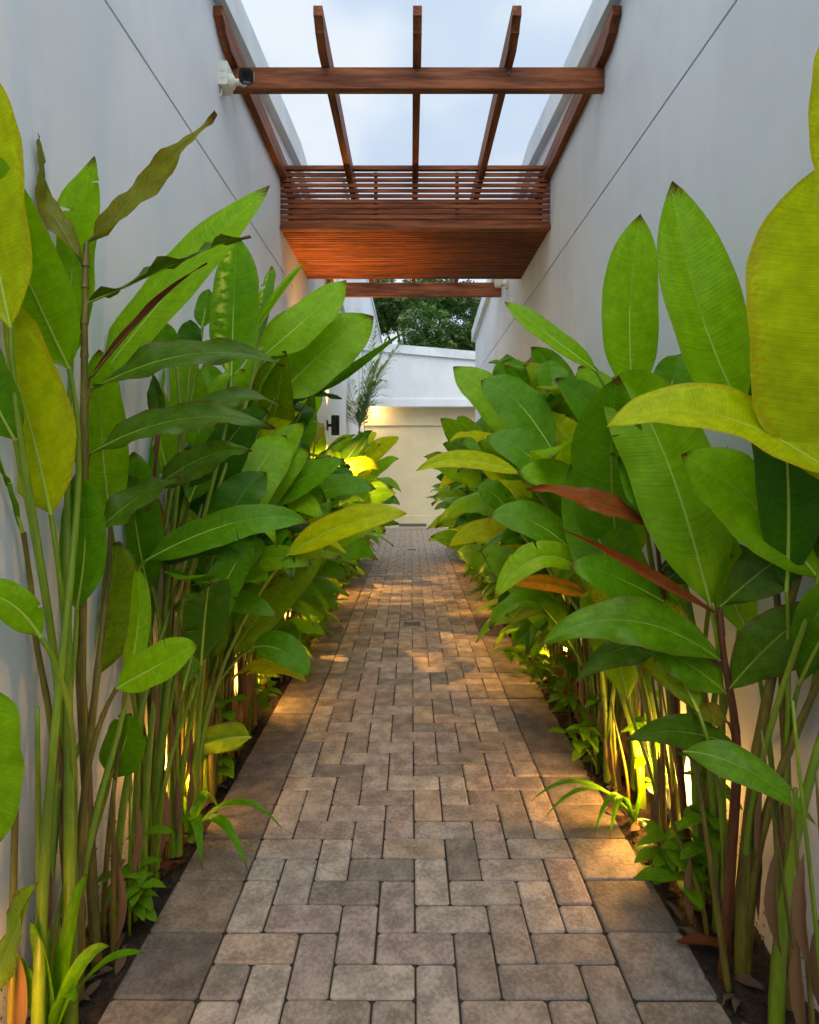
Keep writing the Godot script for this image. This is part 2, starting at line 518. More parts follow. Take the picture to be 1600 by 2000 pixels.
# a stalk from the ground point g to the leaf base b, arriving along dir
func add_stalk(root: Node3D, g: Vector3, b: Vector3, dir: Vector3, r0: float, r1: float, mat: String, called := "stalk") -> void:
	var o := root.position
	var h := b.y - g.y
	var pts := bezier(g - o, g - o + Vector3(0, h * 0.55, 0), b - o - dir.normalized() * h * 0.22, b - o, 26)
	for i in pts.size():
		pts[i].x = clampf(pts[i].x + o.x, XL + 0.015, XR - 0.015) - o.x if pts[i].z + o.z > -8.4 else pts[i].x
	var st := new_st()
	var rr := radii(r0, r1, 26)
	var node := rng.randi_range(5, 9)
	for i in rr.size():
		rr[i] *= 1.0 + 0.22 * pow(maxf(0.0, 1.0 - i / 7.0), 1.5)
		if i < node:
			rr[i] *= 1.16
		if mat != "stem" and i % 4 == 2:
			rr[i] *= 1.14
	tube(st, pts, rr, 8)
	var stalk := put(root, called, st, M[mat])
	if rng.randf() < 0.45:
		st = new_st()
		var q: Vector3 = pts[node]
		var away := Vector3(rng.randf_range(-1, 1), 0, rng.randf_range(-0.2, 1)).normalized()
		blade(st, q - Vector3(0, 0.14, 0) + away * r0, q + Vector3(0, 0.06, 0) + away * 0.018, away * 0.004, 0.03, away, 3, -0.7, 0.0, 0.05, 0.0, rng.randi() % 9999, o, 8, 4)
		st.index()
		put(stalk, "dry_sheath", st, M.dry)

# hero clump: leaves given as [base px, py, d, tip px, py, d, width m, sag m, facing, material, fold, curl, wave, stalk?]
func clump(called: String, label: String, category: String, g: Vector3, leaves: Array, group: String, spread := 0.05, stalk_mat := "stem") -> Node3D:
	var root := thing(called, label, category, g, group)
	var shoots := []
	for i in 5:
		shoots.append(g + Vector3(rng.randf_range(-1, 1) * spread, 0, (i / 2.0 - 1.0) * spread * 2.4 + rng.randf_range(-0.02, 0.02)))
	for e in leaves:
		var b := at(e[0], e[1], e[2])
		var t := at(e[3], e[4], e[5])
		var shape := 0
		if e[9] in ["ginger", "ginger_bright", "ginger_olive", "red", "dried"]:
			shape = 1
		may_tear = e[9] == "torn" or e[6] < 0.13
		add_leaf(root, b, t, Vector3(0, e[7], 0), e[6], facing(e[8]), e[9], shape, e[10], e[11], e[12], rng.randf_range(-0.25, 0.25), 0.0045 if e[6] > 0.06 else 0.003)
		if e.size() > 13 and e[13] == 0:
			continue
		var gp: Vector3 = shoots[rng.randi() % shoots.size()] + Vector3(rng.randf_range(-1, 1), 0, rng.randf_range(-1, 1)) * 0.008
		gp.x = clampf(gp.x, XL + 0.03, XR - 0.03)
		if absf(gp.x) < 0.72:
			gp.x = 0.725 * signf(gp.x)
		add_stalk(root, gp, b, (t - b).normalized() + Vector3(0, 0.8, 0), rng.randf_range(0.0075, 0.012), 0.005, stalk_mat if rng.randf() < 0.7 else "cane")
	may_tear = true
	bare_canes(root, 1 if g.x > 0 else -1, 5)
	return root

# ginger: a cane through points and leaves that clasp it
func ginger(label: String, path: Array, leaves: Array, cane_mat: String, r0 := 0.011) -> Node3D:
	var g: Vector3 = path[0]
	var root := thing("ginger_plant", label, "plant", g, "ginger canes among the heliconias")
	var c := Curve3D.new()
	for p in path:
		c.add_point(p - g)
	for i in range(1, path.size() - 1):
		var tn: Vector3 = (path[i + 1] - path[i - 1]) * 0.18
		c.set_point_in(i, -tn)
		c.set_point_out(i, tn)
	var pts := c.tessellate(4, 3)
	var st := new_st()
	tube(st, pts, radii(r0, r0 * 0.4, pts.size() - 1), 8)
	put(root, "cane", st, M[cane_mat])
	for e in leaves:
		var b := at(e[0], e[1], e[2])
		var near := c.get_closest_point(b - g) + g
		var t := at(e[3], e[4], e[5])
		add_leaf(root, b, t, Vector3(0, e[7], 0), e[6], facing(e[8]), e[9], 1, e[10], e[11], e[12], rng.randf_range(-0.3, 0.3), 0.0035)
		var ss := new_st()
		var lo := c.get_closest_point(near - g - Vector3(0, 0.05, 0))
		tube(ss, bezier(lo, lo + Vector3(0, 0.03, 0), (b - g).lerp(near - g, 0.4), b - g, 6), radii(r0 * 0.7, 0.0032, 6), 6)
		put(root, "leaf_sheath", ss, M[cane_mat])
	return root

# a whole heliconia clump by rule: side -1 / 1, distance, leaf count, height of leaf bases
func heliconia(side: int, d: float, label: String, count: int, h0: float, h1: float, reach: float, mats: Array) -> void:
	var wx := XR if side > 0 else XL
	var g := Vector3(lerpf(0.72 * side, wx, 0.5), 0, -d)
	var root := thing("heliconia_clump", label, "plant", g, "heliconia clumps in the two beds")
	if d < 5.0:
		bare_canes(root, side, 4)
	if d > 2.7:
		skirt(root, side, 6, mats)
	var shoots := []
	for i in 5:
		shoots.append(g + Vector3(rng.randf_range(-0.05, 0.05), 0, (i - 2) * 0.11 + rng.randf_range(-0.04, 0.04)))
	for i in count:
		var k := float(i) / maxf(count - 1, 1)
		var gp: Vector3 = shoots[rng.randi() % 5] + Vector3(rng.randf_range(-1, 1), 0, rng.randf_range(-1, 1)) * 0.009
		gp.x = clampf(gp.x, minf(0.73 * side, wx - 0.03 * side), maxf(0.73 * side, wx - 0.03 * side))
		var by := lerpf(h0, h1, k) + rng.randf_range(-0.1, 0.1)
		var b := Vector3(gp.x - side * rng.randf_range(0.0, 0.14), by, gp.z + rng.randf_range(-0.1, 0.14))
		var az := rng.randf_range(-1.35, 1.35)
		var el := rng.randf_range(0.1, 0.8) if k < 0.55 else rng.randf_range(0.5, 1.35)
		var ln := rng.randf_range(0.40, 0.72)
		var dir := Vector3(-side * cos(az) * cos(el) * reach, sin(el), sin(az) * cos(el))
		var t := b + dir.normalized() * ln
		var least := (0.07 if d > 3.8 else 0.14) + maxf(0.0, 3.3 - d) * 0.22
		if t.x * side < least:
			t.x = side * (least + rng.randf_range(0.0, 0.12))
		var hides := false
		for q in 6:
			var p := b.lerp(t, q / 5.0) + Vector3(0, 0.04, 0)
			var sx := VX + p.x / -p.z * F
			var sy := VY - (p.y - EYE) / -p.z * F
			if -p.z < 6.2 and absf(sx - 655) < 20 + 50.0 / -p.z and absf(sy - 810) < 34 + 40.0 / -p.z:
				hides = true
		if hides:
			continue
		var up := Vector3(-side * 0.35, 0.75, 0.5 + 0.4 * sin(az))
		var w := ln * rng.randf_range(0.24, 0.33)
		add_leaf(root, b, t, Vector3(0, rng.randf_range(0.04, 0.17) * (1.3 - el * 0.7), 0), w, up, mats[rng.randi() % mats.size()], 0, rng.randf_range(0.05, 0.4), rng.randf_range(0.0, 0.35), rng.randf_range(0.02, 0.06), rng.randf_range(-0.6, 0.6), 0.0045)
		add_stalk(root, gp, b, (t - b).normalized() + Vector3(0, 0.9, 0), rng.randf_range(0.006, 0.011), 0.0042, ["stem", "stem", "cane", "stem", "stem"][rng.randi() % 5])

# leafless canes that stand in a clump, each with a dry sheath
func bare_canes(root: Node3D, side: int, count: int) -> void:
	var wx := XR if side > 0 else XL
	var g := root.position
	for i in count:
		var p := Vector3(lerpf(0.73 * side, wx - 0.03 * side, rng.randf()) - g.x, -0.02, rng.randf_range(-0.24, 0.24))
		var h := rng.randf_range(0.3, 0.85)
		var tip := p + Vector3(-side * rng.randf_range(-0.02, 0.08), h, rng.randf_range(-0.06, 0.06))
		tip.x = clampf(tip.x + g.x, XL + 0.02, XR - 0.02) - g.x
		var r0 := rng.randf_range(0.004, 0.0095)
		var st := new_st()
		tube(st, bezier(p, p + Vector3(0, h * 0.4, 0), p.lerp(tip, 0.7), tip, 10), radii(r0, r0 * 0.55, 10), 8, true)
		var c := put(root, "bare_cane", st, M[["cane", "stem", "cane"][rng.randi() % 3]])
		st = new_st()
		var q := p.lerp(tip, rng.randf_range(0.2, 0.5))
		blade(st, q - Vector3(0, 0.08, 0), q + Vector3(-side * 0.02, 0.14, 0.012), Vector3(-side * 0.008, 0, 0), 0.035, Vector3(-side, 0.1, 0.4), 3, 0.6, 0.0, 0.03, 0.0, rng.randi() % 9999, g, 8, 4)
		st.index()
		put(c, "dry_sheath", st, M.dry)

# low leaves that hang out over the edge pavers
func skirt(root: Node3D, side: int, count: int, mats: Array) -> void:
	var g := root.position
	for i in count:
		var gp := g + Vector3(0, 0, rng.randf_range(-0.3, 0.3))
		var b := gp + Vector3(-side * rng.randf_range(0.02, 0.08), rng.randf_range(0.28, 0.6), 0)
		var ln := rng.randf_range(0.28, 0.45)
		var az := rng.randf_range(-1.0, 1.0)
		var t := b + Vector3(-side * cos(az), rng.randf_range(-0.35, 0.3), sin(az)).normalized() * ln
		if t.x * side < 0.36:
			t.x = side * rng.randf_range(0.36, 0.46)
		add_leaf(root, b, t, Vector3(0, rng.randf_range(0.05, 0.1), 0), ln * rng.randf_range(0.24, 0.33), Vector3(-side * 0.2, 0.9, 0.4), mats[rng.randi() % mats.size()], 0, rng.randf_range(0.1, 0.35), 0.15, rng.randf_range(0.015, 0.05), rng.randf_range(-0.5, 0.5), 0.004)
		add_stalk(root, gp, b, (t - b).normalized() + Vector3(0, 0.9, 0), rng.randf_range(0.005, 0.008), 0.0035, "stem")

func ginger_by_rule(side: int, d: float, label: String, h: float, count: int, mats: Array, cane_mat: String) -> void:
	var wx := XR if side > 0 else XL
	var g := Vector3(lerpf(0.72 * side, wx, rng.randf_range(0.2, 0.7)), 0, -d)
	var root := thing("ginger_plant", label, "plant", g, "ginger canes among the heliconias")
	var lean := Vector3(-side * rng.randf_range(0.05, 0.22), h, rng.randf_range(-0.1, 0.15))
	var pts := bezier(Vector3.ZERO, Vector3(0, h * 0.4, 0), lean * 0.75, lean, 16)
	var st := new_st()
	tube(st, pts, radii(0.011, 0.004, 16), 8)
	put(root, "cane", st, M[cane_mat])
	for i in count:
		var q := lerpf(0.42, 1.0, float(i) / (count - 1))
		var b: Vector3 = pts[int(q * 16)]
		var az := (0.5 if i % 2 == 0 else -1.6) + rng.randf_range(-0.5, 0.5)
		var el := rng.randf_range(-0.1, 0.5) + 0.5 * (q - 0.5)
		var ln := rng.randf_range(0.26, 0.4)
		var dir := Vector3(-side * cos(az) * cos(el), sin(el), sin(az) * cos(el))
		var t := b + dir * ln
		if (t.x + g.x) * side < 0.15:
			t.x = side * 0.2 - g.x
		add_leaf(root, b + g, t + g, Vector3(0, rng.randf_range(0.02, 0.06), 0), ln * rng.randf_range(0.2, 0.28), Vector3(-side * 0.2, 0.9, 0.3), mats[rng.randi() % mats.size()], 1, rng.randf_range(0.1, 0.4), 0.1, rng.randf_range(0.02, 0.07), rng.randf_range(-0.4, 0.4), 0.003)

# strap-leaved lily: arching leaves from one crown; tips given in the world
func strap_plant(label: String, g: Vector3, tips: Array, w := 0.03, rise := 0.09) -> void:
	var root := thing("strap_leaf_plant", label, "plant", g, "strap-leaved plants along the kerb")
	var cs := new_st()
	lathe(cs, [Vector2(0.001, 0.05), Vector2(0.012, 0.03), Vector2(0.016, 0.0), Vector2(0.001, -0.01)], Transform3D.IDENTITY, 8)
	put(root, "crown", cs, M.stem)
	for t: Vector3 in tips:
		var b := g + Vector3(rng.randf_range(-0.008, 0.008), 0.015, rng.randf_range(-0.008, 0.008))
		var dir := t - g
		leaf_count += 1
		var st := new_st()
		blade(st, b - g, t - g, Vector3(0, rise + maxf(0.0, 0.2 - absf(dir.y)) * 0.2, 0), w, Vector3(0, 1, 0.2) if dir.y < 0.3 else Vector3(-dir.x, 0.3, 0.8), 2, 0.28, 0.0, 0.015, rng.randf_range(-0.3, 0.3), 1000 + leaf_count, g, 18, 4)
		st.index()
		put(root, "leaf", st, M.strap)

# small broad-leaved herb: stems with whorls of ovate leaves
func herb(label: String, g: Vector3, stems: Array, leaf_len: float, flower := false) -> void:
	var root := thing("leafy_herb", label, "plant", g, "small leafy herbs at the foot of the beds")
	for e in stems:
		var top: Vector3 = e
		var pts := bezier(Vector3.ZERO, Vector3(0, top.y * 0.5, 0), top * Vector3(0.7, 0.9, 0.7), top, 8)
		var st := new_st()
		tube(st, pts, radii(0.0045, 0.002, 8), 6)
		put(root, "stem", st, M.stem)
		for k in 4:
			var p: Vector3 = pts[8 - k * 2]
			for j in (4 if k == 0 else 2):
				var az := j * (TAU / 4 if k == 0 else PI) + k * 1.3 + rng.randf_range(-0.4, 0.4)
				var ln := leaf_len * rng.randf_range(0.7, 1.15)
				var dir := Vector3(cos(az), rng.randf_range(-0.55, 0.15), sin(az)).normalized()
				leaf_count += 1
				var ls := new_st()
				blade(ls, p, p + dir * ln, Vector3(0, 0.012, 0), ln * 0.48, Vector3(0, 1, 0.15), 3, 0.2, 0.15, 0.02, 0.0, 1000 + leaf_count, g, 10, 6)
				ls.index()
				put(root, "leaf", ls, M.herb)
		if flower:
			var fs := new_st()
			for j in 5:
				var az := j * TAU / 5
				blade(fs, top, top + Vector3(cos(az) * 0.012, 0.022, sin(az) * 0.012), Vector3.ZERO, 0.012, Vector3(0, 1, 0.2), 3, 0.3, 0.0, 0.0, 0.0, j, g, 5, 4)
			fs.index()
			put(root, "flower", fs, M.flower)

# ------------------------------------------------------------------ structure
func wall_top(z: float) -> float:   # gabled top of the two house walls; z is the distance along the passage
	return 3.58 - 0.105 * absf(z - 4.4)

func house_wall(x: float, side: int, z_end: float, label: String, door: Array) -> Node3D:
	var root := thing("house_wall", label, "wall", Vector3(x, 0, 0))
	var x0 := 0.0
	var x1 := 0.22 * side
	var z0 := -3.2
	# below the groove
	var st := new_st()
	if door.is_empty():
		box(st, Vector3(minf(x0, x1), -0.3, -z_end), Vector3(maxf(x0, x1), 2.512, -z0))
	else:
		box(st, Vector3(minf(x0, x1), -0.3, -door[0]), Vector3(maxf(x0, x1), 2.512, -z0))
		box(st, Vector3(minf(x0, x1), -0.3, -z_end), Vector3(maxf(x0, x1), 2.512, -door[1]))
		box(st, Vector3(minf(x0, x1), door[2], -door[1]), Vector3(maxf(x0, x1), 2.512, -door[0]))
	put(root, "lower_panel", st, M.wall)
	st = new_st()
	box(st, Vector3(minf(0.012 * side, x1), 2.512, -z_end + 0.002), Vector3(maxf(0.012 * side, x1), 2.522, -z0 - 0.002))
	put(root, "groove", st, M.groove)
	st = new_st()
	var poly := PackedVector2Array([Vector2(-z0, 2.522), Vector2(-z_end, 2.522), Vector2(-z_end, wall_top(z_end) - 0.05), Vector2(-4.4, wall_top(4.4) - 0.05), Vector2(-z0, wall_top(z0) - 0.05)])
	prism_x(st, poly, x0, x1)
	put(root, "upper_panel", st, M.wall)
	st = new_st()
	var th := 0.16
	var cp := PackedVector2Array([Vector2(-z0, wall_top(z0)), Vector2(-4.4, wall_top(4.4)), Vector2(-z_end - 0.04, wall_top(z_end + 0.04)), Vector2(-z_end - 0.04, wall_top(z_end + 0.04) - th), Vector2(-4.4, wall_top(4.4) - th), Vector2(-z0, wall_top(z0) - th)])
	prism_x(st, cp, -0.05 * side, 0.26 * side)
	put(root, "coping", st, M.coping)
	# soil splashed on the foot of the wall by rain
	var mm := MultiMesh.new()
	mm.transform_format = MultiMesh.TRANSFORM_3D
	var sm := SphereMesh.new()
	sm.radius = 0.5
	sm.height = 1.0
	sm.radial_segments = 7
	sm.rings = 4
	mm.mesh = sm
	mm.instance_count = 2600
	for i in 2600:
		var sc := 0.0015 + 0.006 * pow(rng.randf(), 3.0)
		mm.set_instance_transform(i, Transform3D(Basis.from_scale(Vector3(0.0012, sc * rng.randf_range(0.7, 1.3), sc)), Vector3(0, absf(rng.randfn()) * 0.10, -0.6 - pow(rng.randf(), 1.4) * 5.0)))
	var mi := MultiMeshInstance3D.new()
	mi.name = "mud_specks"
	mi.multimesh = mm
	mi.material_override = M.soil
	mi.set_meta("kind", "stuff")
	root.add_child(mi)
	return root

func build_setting() -> void:
	var gr := structure("ground")
	var st := new_st()
	box(st, Vector3(-60, -0.5, -90), Vector3(60, -0.10, 30))
	put(gr, "earth", st, M.ground)
	# the two planting beds, lumpy
	for s in [-1, 1]:
		var bed := structure("soil_bed")
		st = new_st()
		st.set_smooth_group(0)
		var nz := noise(77 + s, 3.0, 3)
		var wx := XR if s > 0 else XL
		var nx := 6
		var nl := 260
		var pts := []
		for i in nl + 1:
			var row := []
			for k in nx + 1:
				var x := lerpf(0.692 * s, wx + 0.02 * s, float(k) / nx)
				var z := lerpf(2.0, -11.7, float(i) / nl)
				row.append(Vector3(x, -0.012 + nz.get_noise_2d(x * 3, z * 3) * 0.03 + 0.012 * k / nx, z))
			pts.append(row)
		for i in nl:
			for k in nx:
				if s > 0:
					quad(st, pts[i][k], pts[i][k + 1], pts[i + 1][k + 1], pts[i + 1][k])
				else:
					quad(st, pts[i][k], pts[i + 1][k], pts[i + 1][k + 1], pts[i][k + 1])
		st.index()
		put(bed, "soil", st, M.soil)
		# clods and chips
		var cm := SphereMesh.new()
		cm.radius = 0.5
		cm.height = 0.8
		cm.radial_segments = 6
		cm.rings = 3
		var mm := MultiMesh.new()
		mm.transform_format = MultiMesh.TRANSFORM_3D
		mm.mesh = cm
		mm.instance_count = 1800
		for i in 1800:
			var z := -1.0 - pow(rng.randf(), 1.5) * 8.0
			var x := lerpf(0.70 * s, wx - 0.01 * s, rng.randf())
			var sc := rng.randf_range(0.004, 0.016)
			mm.set_instance_transform(i, Transform3D(Basis.from_euler(Vector3(rng.randf() * 6, rng.randf() * 6, 0)).scaled(Vector3(sc * rng.randf_range(0.6, 1.4), sc * 0.7, sc)), Vector3(x, -0.008 + nz.get_noise_2d(x * 3, z * 3) * 0.03, z)))
		var mi := MultiMeshInstance3D.new()
		mi.name = "soil_clods"
		mi.multimesh = mm
		mi.material_override = M.soil
		mi.set_meta("kind", "stuff")
		bed.add_child(mi)
		var bs := new_st()
		blade(bs, Vector3(0, 0, -0.5), Vector3(0, 0.05, 0.5), Vector3(0, 0.12, 0), 0.4, Vector3.UP, 3, 0.5, 0.0, 0.06, 0.5, 5, Vector3(0, 1, 0), 6, 4)
		bs.index()
		bs.generate_normals()
		var lm := MultiMesh.new()
		lm.transform_format = MultiMesh.TRANSFORM_3D
		lm.mesh = bs.commit()
		lm.instance_count = 150
		for i in 150:
			var z := -1.0 - pow(rng.randf(), 1.5) * 7.0
			var x := lerpf(0.71 * s, wx - 0.02 * s, rng.randf())
			lm.set_instance_transform(i, Transform3D(Basis.from_euler(Vector3(rng.randf_range(-0.4, 0.4), rng.randf() * 6, rng.randf_range(-0.4, 0.4))).scaled(Vector3.ONE * rng.randf_range(0.025, 0.075)), Vector3(x, 0.004 + nz.get_noise_2d(x * 3, z * 3) * 0.03, z)))
		var li := MultiMeshInstance3D.new()
		li.name = "leaf_litter"
		li.multimesh = lm
		li.material_override = M.litter
		li.set_meta("kind", "stuff")
		bed.add_child(li)
	build_path()

func paver_mesh(lx: float, lz: float) -> ArrayMesh:
	var st := new_st()
	st.set_smooth_group(-1)
	var c := 0.007
	var hx := lx / 2 - 0.002
	var hz := lz / 2 - 0.002
	var rings := []
	for lv in [[0.0, -0.06], [0.0, -0.005], [0.0018, -0.0016], [0.0055, 0.0]]:
		var ax: float = hx - lv[0]
		var az: float = hz - lv[0]
		var y: float = lv[1]
		rings.append([Vector3(-ax + c, y, -az), Vector3(ax - c, y, -az), Vector3(ax, y, -az + c), Vector3(ax, y, az - c), Vector3(ax - c, y, az), Vector3(-ax + c, y, az), Vector3(-ax, y, az - c), Vector3(-ax, y, -az + c)])
	st.set_smooth_group(-1)
	for r in 3:
		for k in 8:
			var k2 := (k + 1) % 8
			quad(st, rings[r][k], rings[r + 1][k], rings[r + 1][k2], rings[r][k2])
	for k in range(1, 7):
		for v in [rings[3][0], rings[3][k + 1], rings[3][k]]:
			st.add_vertex(v)
	st.generate_normals()
	return st.commit()

func build_path() -> void:
	var root := structure("path")
	var st := new_st()
	box(st, Vector3(-0.692, -0.08, -11.75), Vector3(0.712, -0.0062, 2.0))
	put(root, "joint_sand", st, M.joint)
	var X0 := -0.49
	var u := 0.1
	var full_x := paver_mesh(2 * u, u)
	var full_z := paver_mesh(u, 2 * u)
	var half := paver_mesh(u, u)
	var edge := paver_mesh(2 * u, 2 * u)
	var list := []
	var j0 := -20
	var j1 := 105
	var drains := [[4, 35], [5, 35], [4, 36], [5, 36], [4, 77], [5, 77], [4, 78], [5, 78]]
	for j in range(j0, j1 + 1):
		for x in 10:
			var zc := 1.085 + u * j + u * 0.5
			var xc := X0 + u * x + u * 0.5
			if drains.has([x, j]):
				continue
			var k := posmod(x - j, 4)
			var pair_x := k == 0 and x < 9 and not drains.has([x + 1, j])
			var pair_z := k == 3 and j < j1 and not drains.has([x, j + 1])
			if pair_x:
				list.append([full_x, xc + u * 0.5, zc])
			elif pair_z:
				list.append([full_z, xc, zc + u * 0.5])
			elif k == 0 or k == 3:
				list.append([half, xc, zc])
			elif k == 1 and (x == 0 or drains.has([x - 1, j])):
				list.append([half, xc, zc])
			elif k == 2 and (j == j0 or drains.has([x, j - 1])):
				list.append([half, xc, zc])
	var n_field := 0
	var rest := new_st()
	list.sort_custom(func(a, b): return a[2] < b[2])
	for e in list:
		var tr := Transform3D(Basis.from_euler(Vector3(rng.randf_range(-1, 1) * 0.006, rng.randf_range(-1, 1) * 0.006, rng.randf_range(-1, 1) * 0.006)), Vector3(e[1] + rng.randf_range(-0.0008, 0.0008), rng.randf_range(-0.0018, 0.0018), -e[2]))
		if e[2] > 1.22 and n_field < 300:
			n_field += 1
			var p := put_mesh(root, "paver", e[0], M["paver%d" % (rng.randi() % 6)])
			p.transform = tr
		else:
			rest.append_from(e[0], 0, tr)
	for s in [-1, 1]:
		var xc: float = -0.59 if s < 0 else 0.61
		for i in range(-9, 52):
			var zc := 1.485 + 0.2 * i
			var tr := Transform3D(Basis.from_euler(Vector3(rng.randf_range(-1, 1) * 0.008, rng.randf_range(-1, 1) * 0.006, rng.randf_range(-1, 1) * 0.008)), Vector3(xc, rng.randf_range(-0.002, 0.002), -zc))
			if zc > 1.2 and zc < 8.0:
				var p := put_mesh(root, "edge_paver", edge, M["edge%d" % (rng.randi() % 6)])
				p.transform = tr
			else:
				rest.append_from(edge, 0, tr)
	var far := put_mesh(root, "far_pavers", rest.commit(), M.paver1)
	far.set_meta("kind", "stuff")
	# drains
	var labels := ["small square drain grate set in the pavers nearer the planted path's start", "small far drain grate in the grey pavers near the cream wall"]
	for i in 2:
		var zc: float = 1.085 + u * ([36, 78][i])
		var o := thing("drain_grate", labels[i], "drain", Vector3(X0 + u * 5, 0, -zc), "drain grates in the path")
		var f := new_st()
		for a in [[-0.097, -0.097, 0.097, -0.066], [-0.097, 0.066, 0.097, 0.097], [-0.097, -0.066, -0.066, 0.066], [0.066, -0.066, 0.097, 0.066]]:
			box(f, Vector3(a[0], -0.03, a[1]), Vector3(a[2], 0.001, a[3]))
		put(o, "frame", f, M.paver4)
		var w := new_st()
		box(w, Vector3(-0.066, -0.0060, -0.066), Vector3(0.066, -0.0056, 0.066))
		put(o, "sump", w, M.black_plastic)
		for k in 9:
			var b := new_st()
			bar(b, Vector3(-0.056 + 0.014 * k, -0.001, -0.066), Vector3(-0.056 + 0.014 * k, -0.001, 0.066), 0.006, 0.006, 0.001)
			put(o, "bar", b, M.iron)

func build_houses() -> void:
	house_wall(XL, -1, 7.9, "long white house wall that carries the security camera", [])
	var r := house_wall(XR, 1, 8.5, "long white house wall with a timber framed doorway in it", [4.18, 4.95, 2.05])
	# doorway in the right-hand wall
	var st := new_st()
	for e in [[4.18, 4.215], [4.915, 4.95]]:
		box(st, Vector3(0.012, 0.0, -e[1]), Vector3(0.15, 2.05, -e[0]))
	box(st, Vector3(0.012, 2.015, -4.915), Vector3(0.15, 2.05, -4.215))
	put(r, "door_frame", st, M.wood_door)
	st = new_st()
	box(st, Vector3(0.10, 0.0, -4.915), Vector3(0.14, 2.015, -4.215))
	var dr := put(r, "door", st, M.wood_door)
	for k in 5:
		st = new_st()
		bar(st, Vector3(0.095, 0.05, -4.27 - 0.15 * k), Vector3(0.095, 1.98, -4.27 - 0.15 * k), 0.11, 0.012, 0.003, Vector3(1, 0, 0))
		put(dr, "panel", st, M.wood_door)
	# taller block beyond the security camera wall
	var tall := thing("tall_white_block", "taller plain white house block beyond the palm fronds", "building", Vector3(-0.95, 0, -8.3))
	st = new_st()
	box(st, Vector3(-5, -0.3, -16), Vector3(0, 5.2, 0))
	put(tall, "wall", st, M.wall)
	st = new_st()
	box(st, Vector3(-5.03, 5.2, -16.03), Vector3(0.03, 5.28, 0.03))
	put(tall, "coping", st, M.coping)
	# house across the end of the passage
	var e := thing("end_house", "white house with cream lower wall closing the far end of the path", "building", Vector3(0, 0, -11.8))
	st = new_st()
	prism_front(st, [Vector2(-0.94, 2.54), Vector2(5, 2.54), Vector2(5, 3.10), Vector2(-0.94, 3.62)], -2.5, 0.0)
	put(e, "upper_wall", st, M.wall)
	st = new_st()
	prism_front(st, [Vector2(-0.94, 3.50), Vector2(5.05, 2.98), Vector2(5.05, 3.14), Vector2(-0.94, 3.665)], -2.55, 0.05)
	put(e, "coping", st, M.coping)
	st = new_st()
	box(st, Vector3(-0.94, 2.40, -2.5), Vector3(5, 2.54, 0.03))
	put(e, "fascia", st, M.wall)
	st = new_st()
	box(st, Vector3(-0.94, -0.2, -0.6), Vector3(5, 2.40, -0.33))
	put(e, "lower_wall", st, M.cream)
	st = new_st()
	box(st, Vector3(-0.94, 2.05, -0.33), Vector3(5, 2.40, -0.29))
	put(e, "header", st, M.cream)
	st = new_st()
	box(st, Vector3(-0.94, -0.1, -0.33), Vector3(5, 0.24, -0.305))
	put(e, "skirting", st, M.cream)
	st = new_st()
	box(st, Vector3(-0.24, 0.03, -0.305), Vector3(0.31, 0.085, -0.295))
	put(e, "vent_strip", st, M.grey_metal)
	st = new_st()
	box(st, Vector3(-0.94, -0.1, -0.29), Vector3(5, -0.004, 0.05))
	put(e, "threshold", st, M.concrete)

func prism_front(st: SurfaceTool, pts: Array, z0: float, z1: float) -> void:
	st.set_smooth_group(-1)
	var poly := PackedVector2Array(pts)
	var tri := Geometry2D.triangulate_polygon(poly)
	for i in range(0, tri.size(), 3):
		var a := poly[tri[i]]
		var b := poly[tri[i + 1]]
		var c := poly[tri[i + 2]]
		for v in [Vector3(a.x, a.y, z1), Vector3(c.x, c.y, z1), Vector3(b.x, b.y, z1), Vector3(a.x, a.y, z0), Vector3(b.x, b.y, z0), Vector3(c.x, c.y, z0)]:
			st.add_vertex(v)
	for i in poly.size():
		var a := poly[i]
		var b := poly[(i + 1) % poly.size()]
		quad(st, Vector3(a.x, a.y, z1), Vector3(b.x, b.y, z1), Vector3(b.x, b.y, z0), Vector3(a.x, a.y, z0))

